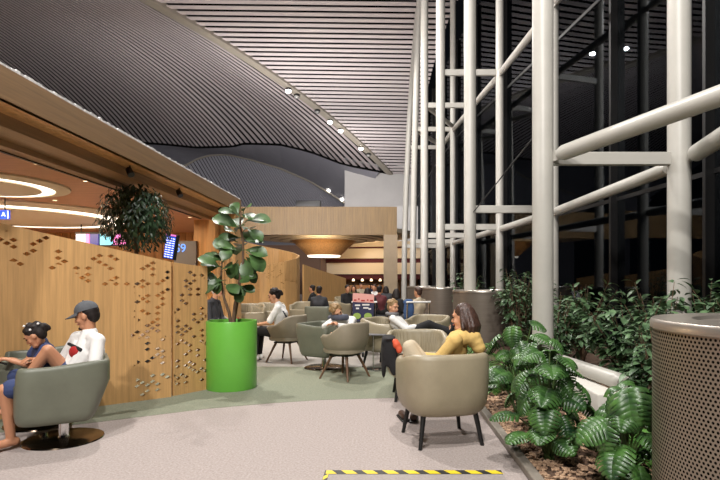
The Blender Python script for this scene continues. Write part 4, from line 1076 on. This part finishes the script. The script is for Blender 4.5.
# --- man in the cap, profile to the left
CH = V((-2.95, 4.72, 0)); fm = V((-.86, -.51, 0)).normalized(); rm = V((fm.y, -fm.x, 0))
def loc(p, o): d = V(p)-o; return (d.dot(rm), d.dot(fm), d.z)
om = CH-fm*.07; om.z = 0
def Lm(px, py, Y): return loc(W(px, py, Y), om)
man, H, Q, X = person('man in grey cap and white printed tee slouching in the sage swivel chair', om, fm,
    dict(pel=(0, -.02, .53), che=(0, -.17, .78), nek=(.02, -.19, .955), hed=(.03, -.16, 1.115), shL=(-.18, -.25, .90), shR=(.18, -.09, .90), elL=(-.27, -.22, .66), wrL=(-.20, .0, .56), elR=(.26, .02, .68), wrR=(.16, .22, .72),
         knR=(-.02, .14, .82), hiR=(.09, -.04, .53), anR=(.06, .36, .49), toR=(.04, .50, .46), knL=(-.19, .44, .53), anL=(-.12, .40, .09), toL=(-.20, .56, .035)),
    skin_t, (white_cloth, .44), (navy, .44, .2), None, (hair_d, 'cap'), hf=(-.93, -.10, -.30), vox=.007)
m = MB(); rows = []
B = lambda a, b, c: H(a, b, c)
for i in range(9):
    a = (PI/2)*i/8; rows.append([H(.088*math.cos(a)*math.cos(t*PI/12), -.018+.108*math.cos(a)*math.sin(t*PI/12), .045+.095*math.sin(a)) for t in range(25)])
m.grid(rows); cp = m.build('cap', cap_m, man)
m = MB(); rows = []
for i in range(6):
    k = i/5; rows.append([H(math.sin(a)*(.078+.004*k), .085*math.cos(a)-.005+(.105*k)*max(0, math.cos(a*1.15)), .052-.022*k-.012*abs(math.sin(a))*k) for a in [-1.2+.2*j for j in range(13)]])
m.grid(rows); o = m.build('brim', cap_m, cp, fix=False); o.modifiers.new('t', 'SOLIDIFY').thickness = .006
m = MB(); m.ell(H(0, -.018, .142), (.009, .009, .006)); m.build('button', cap_m, cp)
m = MB(); dch = (fm-rm*.62).normalized(); sch = V((-dch.y, dch.x, 0)); m.ell(Q['che']+dch*.112+V((0, 0, .01))-sch*.01, (.03, .08, .058), (dch, sch, V((0, 0, 1)))); m.build('chest_print', red_cloth, man)
m = MB(); m.cap(Q['che']+dch*.10-sch*.12+V((0, 0, .08)), Q['che']+dch*.112+sch*.085+V((0, 0, .035)), .014, .018); m.build('chest_strap', black_cloth, man)
m = MB(); m.tube([H(-.02, .07, -.105), H(.0, .088, -.098), H(.02, .07, -.105)], [.012, .016, .012], 8); m.build('beard', hair_d, man)
# --- child beside him
oc = V((-3.24, 5.08, 0)); oc.z = 0
ch, Hc, Qc, Xc = person('child with dark hair and white clips bending over a phone beside the man', oc, (-.8, -.6), dict(pel=(0, -.02, .62), che=(-.08, .06, .86), nek=(-.15, .10, .99), hed=(-.22, .16, 1.08), shL=(-.24, .06, .93), shR=(.03, .08, .99), elL=(-.30, .16, .76), elR=(.06, .22, .76), wrL=(-.22, .36, .83), wrR=(-.10, .38, .83), knL=(-.1, .32, .64), knR=(.12, .32, .64), anL=(-.1, .36, .30), anR=(.12, .36, .30), toL=(-.1, .5, .26), toR=(.12, .5, .26)),
    skin_t, (navy, .3), (navy, .5), None, (hair_d, 'bun'), hf=(-.78, -.25, -.62), vox=.009, s=.86)
for (a, b, c_) in ((-.05, .0, .14), (-.085, -.03, .07), (.02, -.02, .145), (-.06, -.12, .08)): m = MB(); m.ell(Hc(a, b, c_), (.011, .011, .011)); m.build('hair_clip', white_cloth, ch)
pp = (Qc['wrL']+Qc['wrR'])/2+V((-.08, -.05, -.01)); mx = Matrix.Translation(pp) @ Matrix.Rotation(.5, 4, 'Z') @ Matrix.Rotation(.35, 4, 'Y')
ph = thing('phone', 'dark phone held by the child in the swivel chair', 'phone', pp)
m = MB(); m.rbox((-.075, -.036, -.004), (.075, .036, .004), .004, mx); m.build('case', black_m, ph); m = MB(); m.box((-.07, -.032, .0042), (.07, .032, .0046), mx); m.build('display', dgrey_cloth, ph, False)
# --- person in mustard hoodie, sitting sideways
oy = V((.46, 4.90, 0)); fy = V((-.95, .30, 0)).normalized(); ry = V((fy.y, -fy.x, 0))
lady, H, Q, X = person('person with long brown hair in a mustard hoodie curled sideways in armchair', oy, fy,
    dict(pel=(0, -.08, .54), che=(.02, -.22, .79), nek=(.02, -.29, .955), hed=(.02, -.295, 1.10), shL=(-.20, -.26, .91), shR=(.20, -.24, .91), elL=(-.22, -.08, .70), wrL=(-.12, .14, .72), elR=(.22, -.04, .68), wrR=(.10, .17, .72),
         knL=(-.10, .18, .82), knR=(.12, .22, .80), anL=(-.1, .16, .47), anR=(.1, .18, .47), toL=(-.1, .28, .45), toR=(.1, .30, .45)), skin, (yellow_cloth, .97), (beige_cloth, .95), None, (hair_b, 'long'), hf=(-.86, .45, -.12), vox=.008, female=True)
m = MB(); nk = Q['nek']
for k in range(13):
    a = PI*(k/12)*1.35+PI*.83; rr = .105
    m.ell(nk+V((0, 0, -.02))+(ry*math.cos(a)+fy*math.sin(a))*rr+V((0, 0, .012*math.sin(k))), (.055, .055, .05))
m.ell(nk+V((-.02, -.11, -.03)), (.085, .075, .075)); m.ell(nk+V((-.10, -.10, -.06)), (.07, .06, .06)); m.ell(nk+V((.06, -.10, -.03)), (.08, .07, .07))
for k in range(3): m.ell(nk-fy*(.10+.03*k)-ry*.05+V((0, 0, -.02-.05*k)), (.085-.01*k, .085-.01*k, .06))
remeshed(m, 'hood', yellow_cloth, lady, .011)
# --- reclining person in white hoodie
orc = V((.36, 8.82, 0)); fr_ = V((.92, -.12, 0)).normalized()
rec, H, Q, X = person('person in white hoodie and black trousers reclining across two armchairs', orc, fr_,
    dict(pel=(0, .1, .53), che=(0, -.10, .72), nek=(0, -.19, .84), hed=(0, -.17, .985), shL=(-.17, -.15, .80), shR=(.17, -.15, .80), elL=(-.22, .05, .62), wrL=(-.08, .2, .66), elR=(.22, .07, .64), wrR=(.10, .24, .67), knL=(-.08, .46, .68), knR=(.10, .44, .72), anL=(-.06, .78, .60), anR=(.10, .78, .58), toL=(-.06, .85, .74), toR=(.10, .85, .72)),
    skin, (white_cloth, .97), (black_cloth, .97), black_cloth, (hair_s, 'short'), hf=(.70, -.70, -.15), vox=.010)
m = MB()
for k in range(16): a = 2*PI*k/16; m.ell(Q['nek']+V((.085*math.cos(a), .085*math.sin(a), .035)), (.036,)*3)
remeshed(m, 'neck_pillow', grey_cloth, rec, .012)
# --- sleeping child
osl = V((-.55, 7.90, 0)); fs_ = V((-.6, .75, 0)).normalized()
slp, H, Q, X = person('child in white top asleep over the arm of the tub chair', osl, V((-.35, -.9, 0)),
    dict(pel=(.0, -.30, .58), che=(0.02, -.05, .82), nek=(.05, .10, .95), hed=(.08, .16, 1.03), shL=(-.13, .02, .9), shR=(.18, .05, .9), elL=(-.16, .2, .80), wrL=(.05, .28, .84), elR=(.28, .2, .80), wrR=(.1, .3, .86), knL=(.30, -.28, .60), knR=(.26, -.46, .60), anL=(.52, -.40, .56), anR=(.48, -.56, .56), toL=(.60, -.42, .60), toR=(.56, -.60, .60)),
    skin, (white_cloth, .97), (dgrey_cloth, .97), None, (hair_s, 'curly'), hf=(.55, -.8, -.35), hu=(-.5, -.1, .85), vox=.009, s=.94)
m = MB()
for k in range(10): a = PI*.75+PI*1.1*k/9; m.ell(Q['nek']+V((.10*math.cos(a), .10*math.sin(a), .0)), (.05,)*3)
m.ell(Q['shR']+V((-.03, .02, .03)), (.08, .07, .05)); remeshed(m, 'grey_hood', mat('slate_cloth', (78, 80, 92), .85), slp, .012)
# --- woman in white
ow = V((-1.80, 9.26, 0)); fw = V((-.96, .1, 0))
wm, H, Q, X = person('woman in white top with dark bun and black trousers reaching to a low table', ow, fw,
    dict(pel=(0, 0, .55), che=(0, -.0, .83), nek=(0, .05, 1.01), hed=(0, .13, 1.165), shL=(-.16, .02, .95), shR=(.16, .02, .95), elL=(-.2, .16, .70), wrL=(-.12, .40, .66), elR=(.2, .16, .70), wrR=(.1, .38, .66), knL=(-.1, .42, .55), knR=(.12, .40, .55)), skin, (white_cloth, .42), (black_cloth, .95), white_cloth, (hair_d, 'bun'), hf=(-.92, -.12, -.3), vox=.010, female=True)
m = MB(); m.tube([Q['nek']+V((.02, -.11, -.06)), Q['nek']+V((.12, -.13, -.12)), Q['che']+V((.165, -.12, -.1)), Q['pel']+V((.15, -.1, .06))], .014, 6); m.build('bag_strap', dgrey_cloth, wm)
# --- white haired person behind the fig
oo = V((-3.28, 10.2, 0))
old, H, Q, X = person('white haired person in black top seen behind the fig plant', oo, (.95, -.2), dict(hed=(0, .06, 1.24), nek=(0, -.02, 1.07), che=(0, -.06, .86), shL=(-.18, -.04, 1.0), shR=(.18, -.04, 1.0), pel=(0, 0, .57)), skin, (dgrey_cloth, .9), (grey_cloth, .95), black_cloth, (hair_w, 'short'), vox=.012)

# --- people farther back: two poses, copied and dressed differently
def far_person(pose, label): 
    J = [dict(), dict(che=(0, .04, .80), nek=(0, .10, .97), hed=(0, .18, 1.10), shL=(-.18, .06, .92), shR=(.18, .06, .92))][pose]
    return person(label, (0, 0, 0), (0, 1), J, skin_t, (dgrey_cloth, .97), (black_cloth, .95), black_cloth, (hair_d, 'short' if pose == 0 else 'long'), vox=.022, far=True)[0]
protos = [far_person(0, 'x'), far_person(1, 'x')]; up = [[False], [False]]
tops = dict(black=black_cloth, charcoal=dgrey_cloth, grey=grey_cloth, white=white_cloth, maroon=maroon_cloth, olive=mat('olive_cloth', (98, 92, 60), .85), beige=beige_cloth, navy=navy, blue=blue_cloth, red=red_cloth)
crowd = [(311, 17.6, 0, 'black', (-1, .2), 'left of the grey hoodie person, before the low screen'), (319.5, 14.3, 0, 'charcoal', (.1, 1), 'seen from behind in the dark sage armchair'), (330, 24, 1, 'grey', (.4, -1), 'far back beside the small pale armchair'),
         (348, 17.5, 0, 'black', (.5, -1), 'just left of the shopping bag'), (354, 21, 1, 'olive', (0, -1), 'behind the shopping bag'), (361, 26, 0, 'beige', (.3, -1), 'far back above the shopping bag'),
         (368.5, 14.6, 1, 'black', (-.2, 1), 'with a broad dark back right behind the shopping bag'), (374, 20, 0, 'white', (-.4, -1), 'between two dark dressed people at the back'), (380, 15.5, 0, 'maroon', (.3, .8), 'behind the reclining person, turned away'),
         (386, 18.5, 1, 'charcoal', (0, 1), 'right of the maroon one at the back'), (394, 13.0, 1, 'black', (.3, .6), 'behind the head of the reclining person'), (417, 12.6, 0, 'beige', (-.6, .6), 'next to the blue jacket by the grey drum'),
         (341, 27, 0, 'maroon', (0, -1), 'farthest back near the bar counter'), (372, 28, 1, 'navy', (0, -1), 'near the bar counter, centre')]
group_names = 'people sitting farther back'
stool_m = dgrey_cloth; first_stool = [True]
ot = thing('ottoman', 'dark round upholstered stool under a far seated person', 'stool', (0, 0, 0), 'stools under far people')
m = MB(); m.lathe([(.01, .06), (.22, .06), (.25, .1), (.25, .38), (.22, .42), (.01, .425)], (0, 0, 0), 28); m.build('seat', dgrey_cloth, ot)
m = MB(); m.lathe([(.2, 0), (.2, .06), (.01, .06)], (0, 0, 0), 24); m.build('base', black_m, ot)
uo = [False]
for px, Y, pose, colr, f, s in crowd:
    x = (px-382)*Y/F
    o = put(protos[pose], up[pose], (x, Y, 0), f, 'person in %s top %s' % (colr, s), group_names)
    for c in o.children:
        if c.name.startswith('top'): c.material_slots[0].link = 'OBJECT'; c.material_slots[0].material = tops[colr]
        if c.name.startswith('hair') and colr in ('white', 'beige'): c.material_slots[0].link = 'OBJECT'; c.material_slots[0].material = hair_b
    if 'armchair' not in s: put(ot, uo, (x, Y, 0), f, 'dark stool under the %s clad person %s' % (colr, ' '.join(s.split(',')[0].split()[:8])), 'stools under far people')
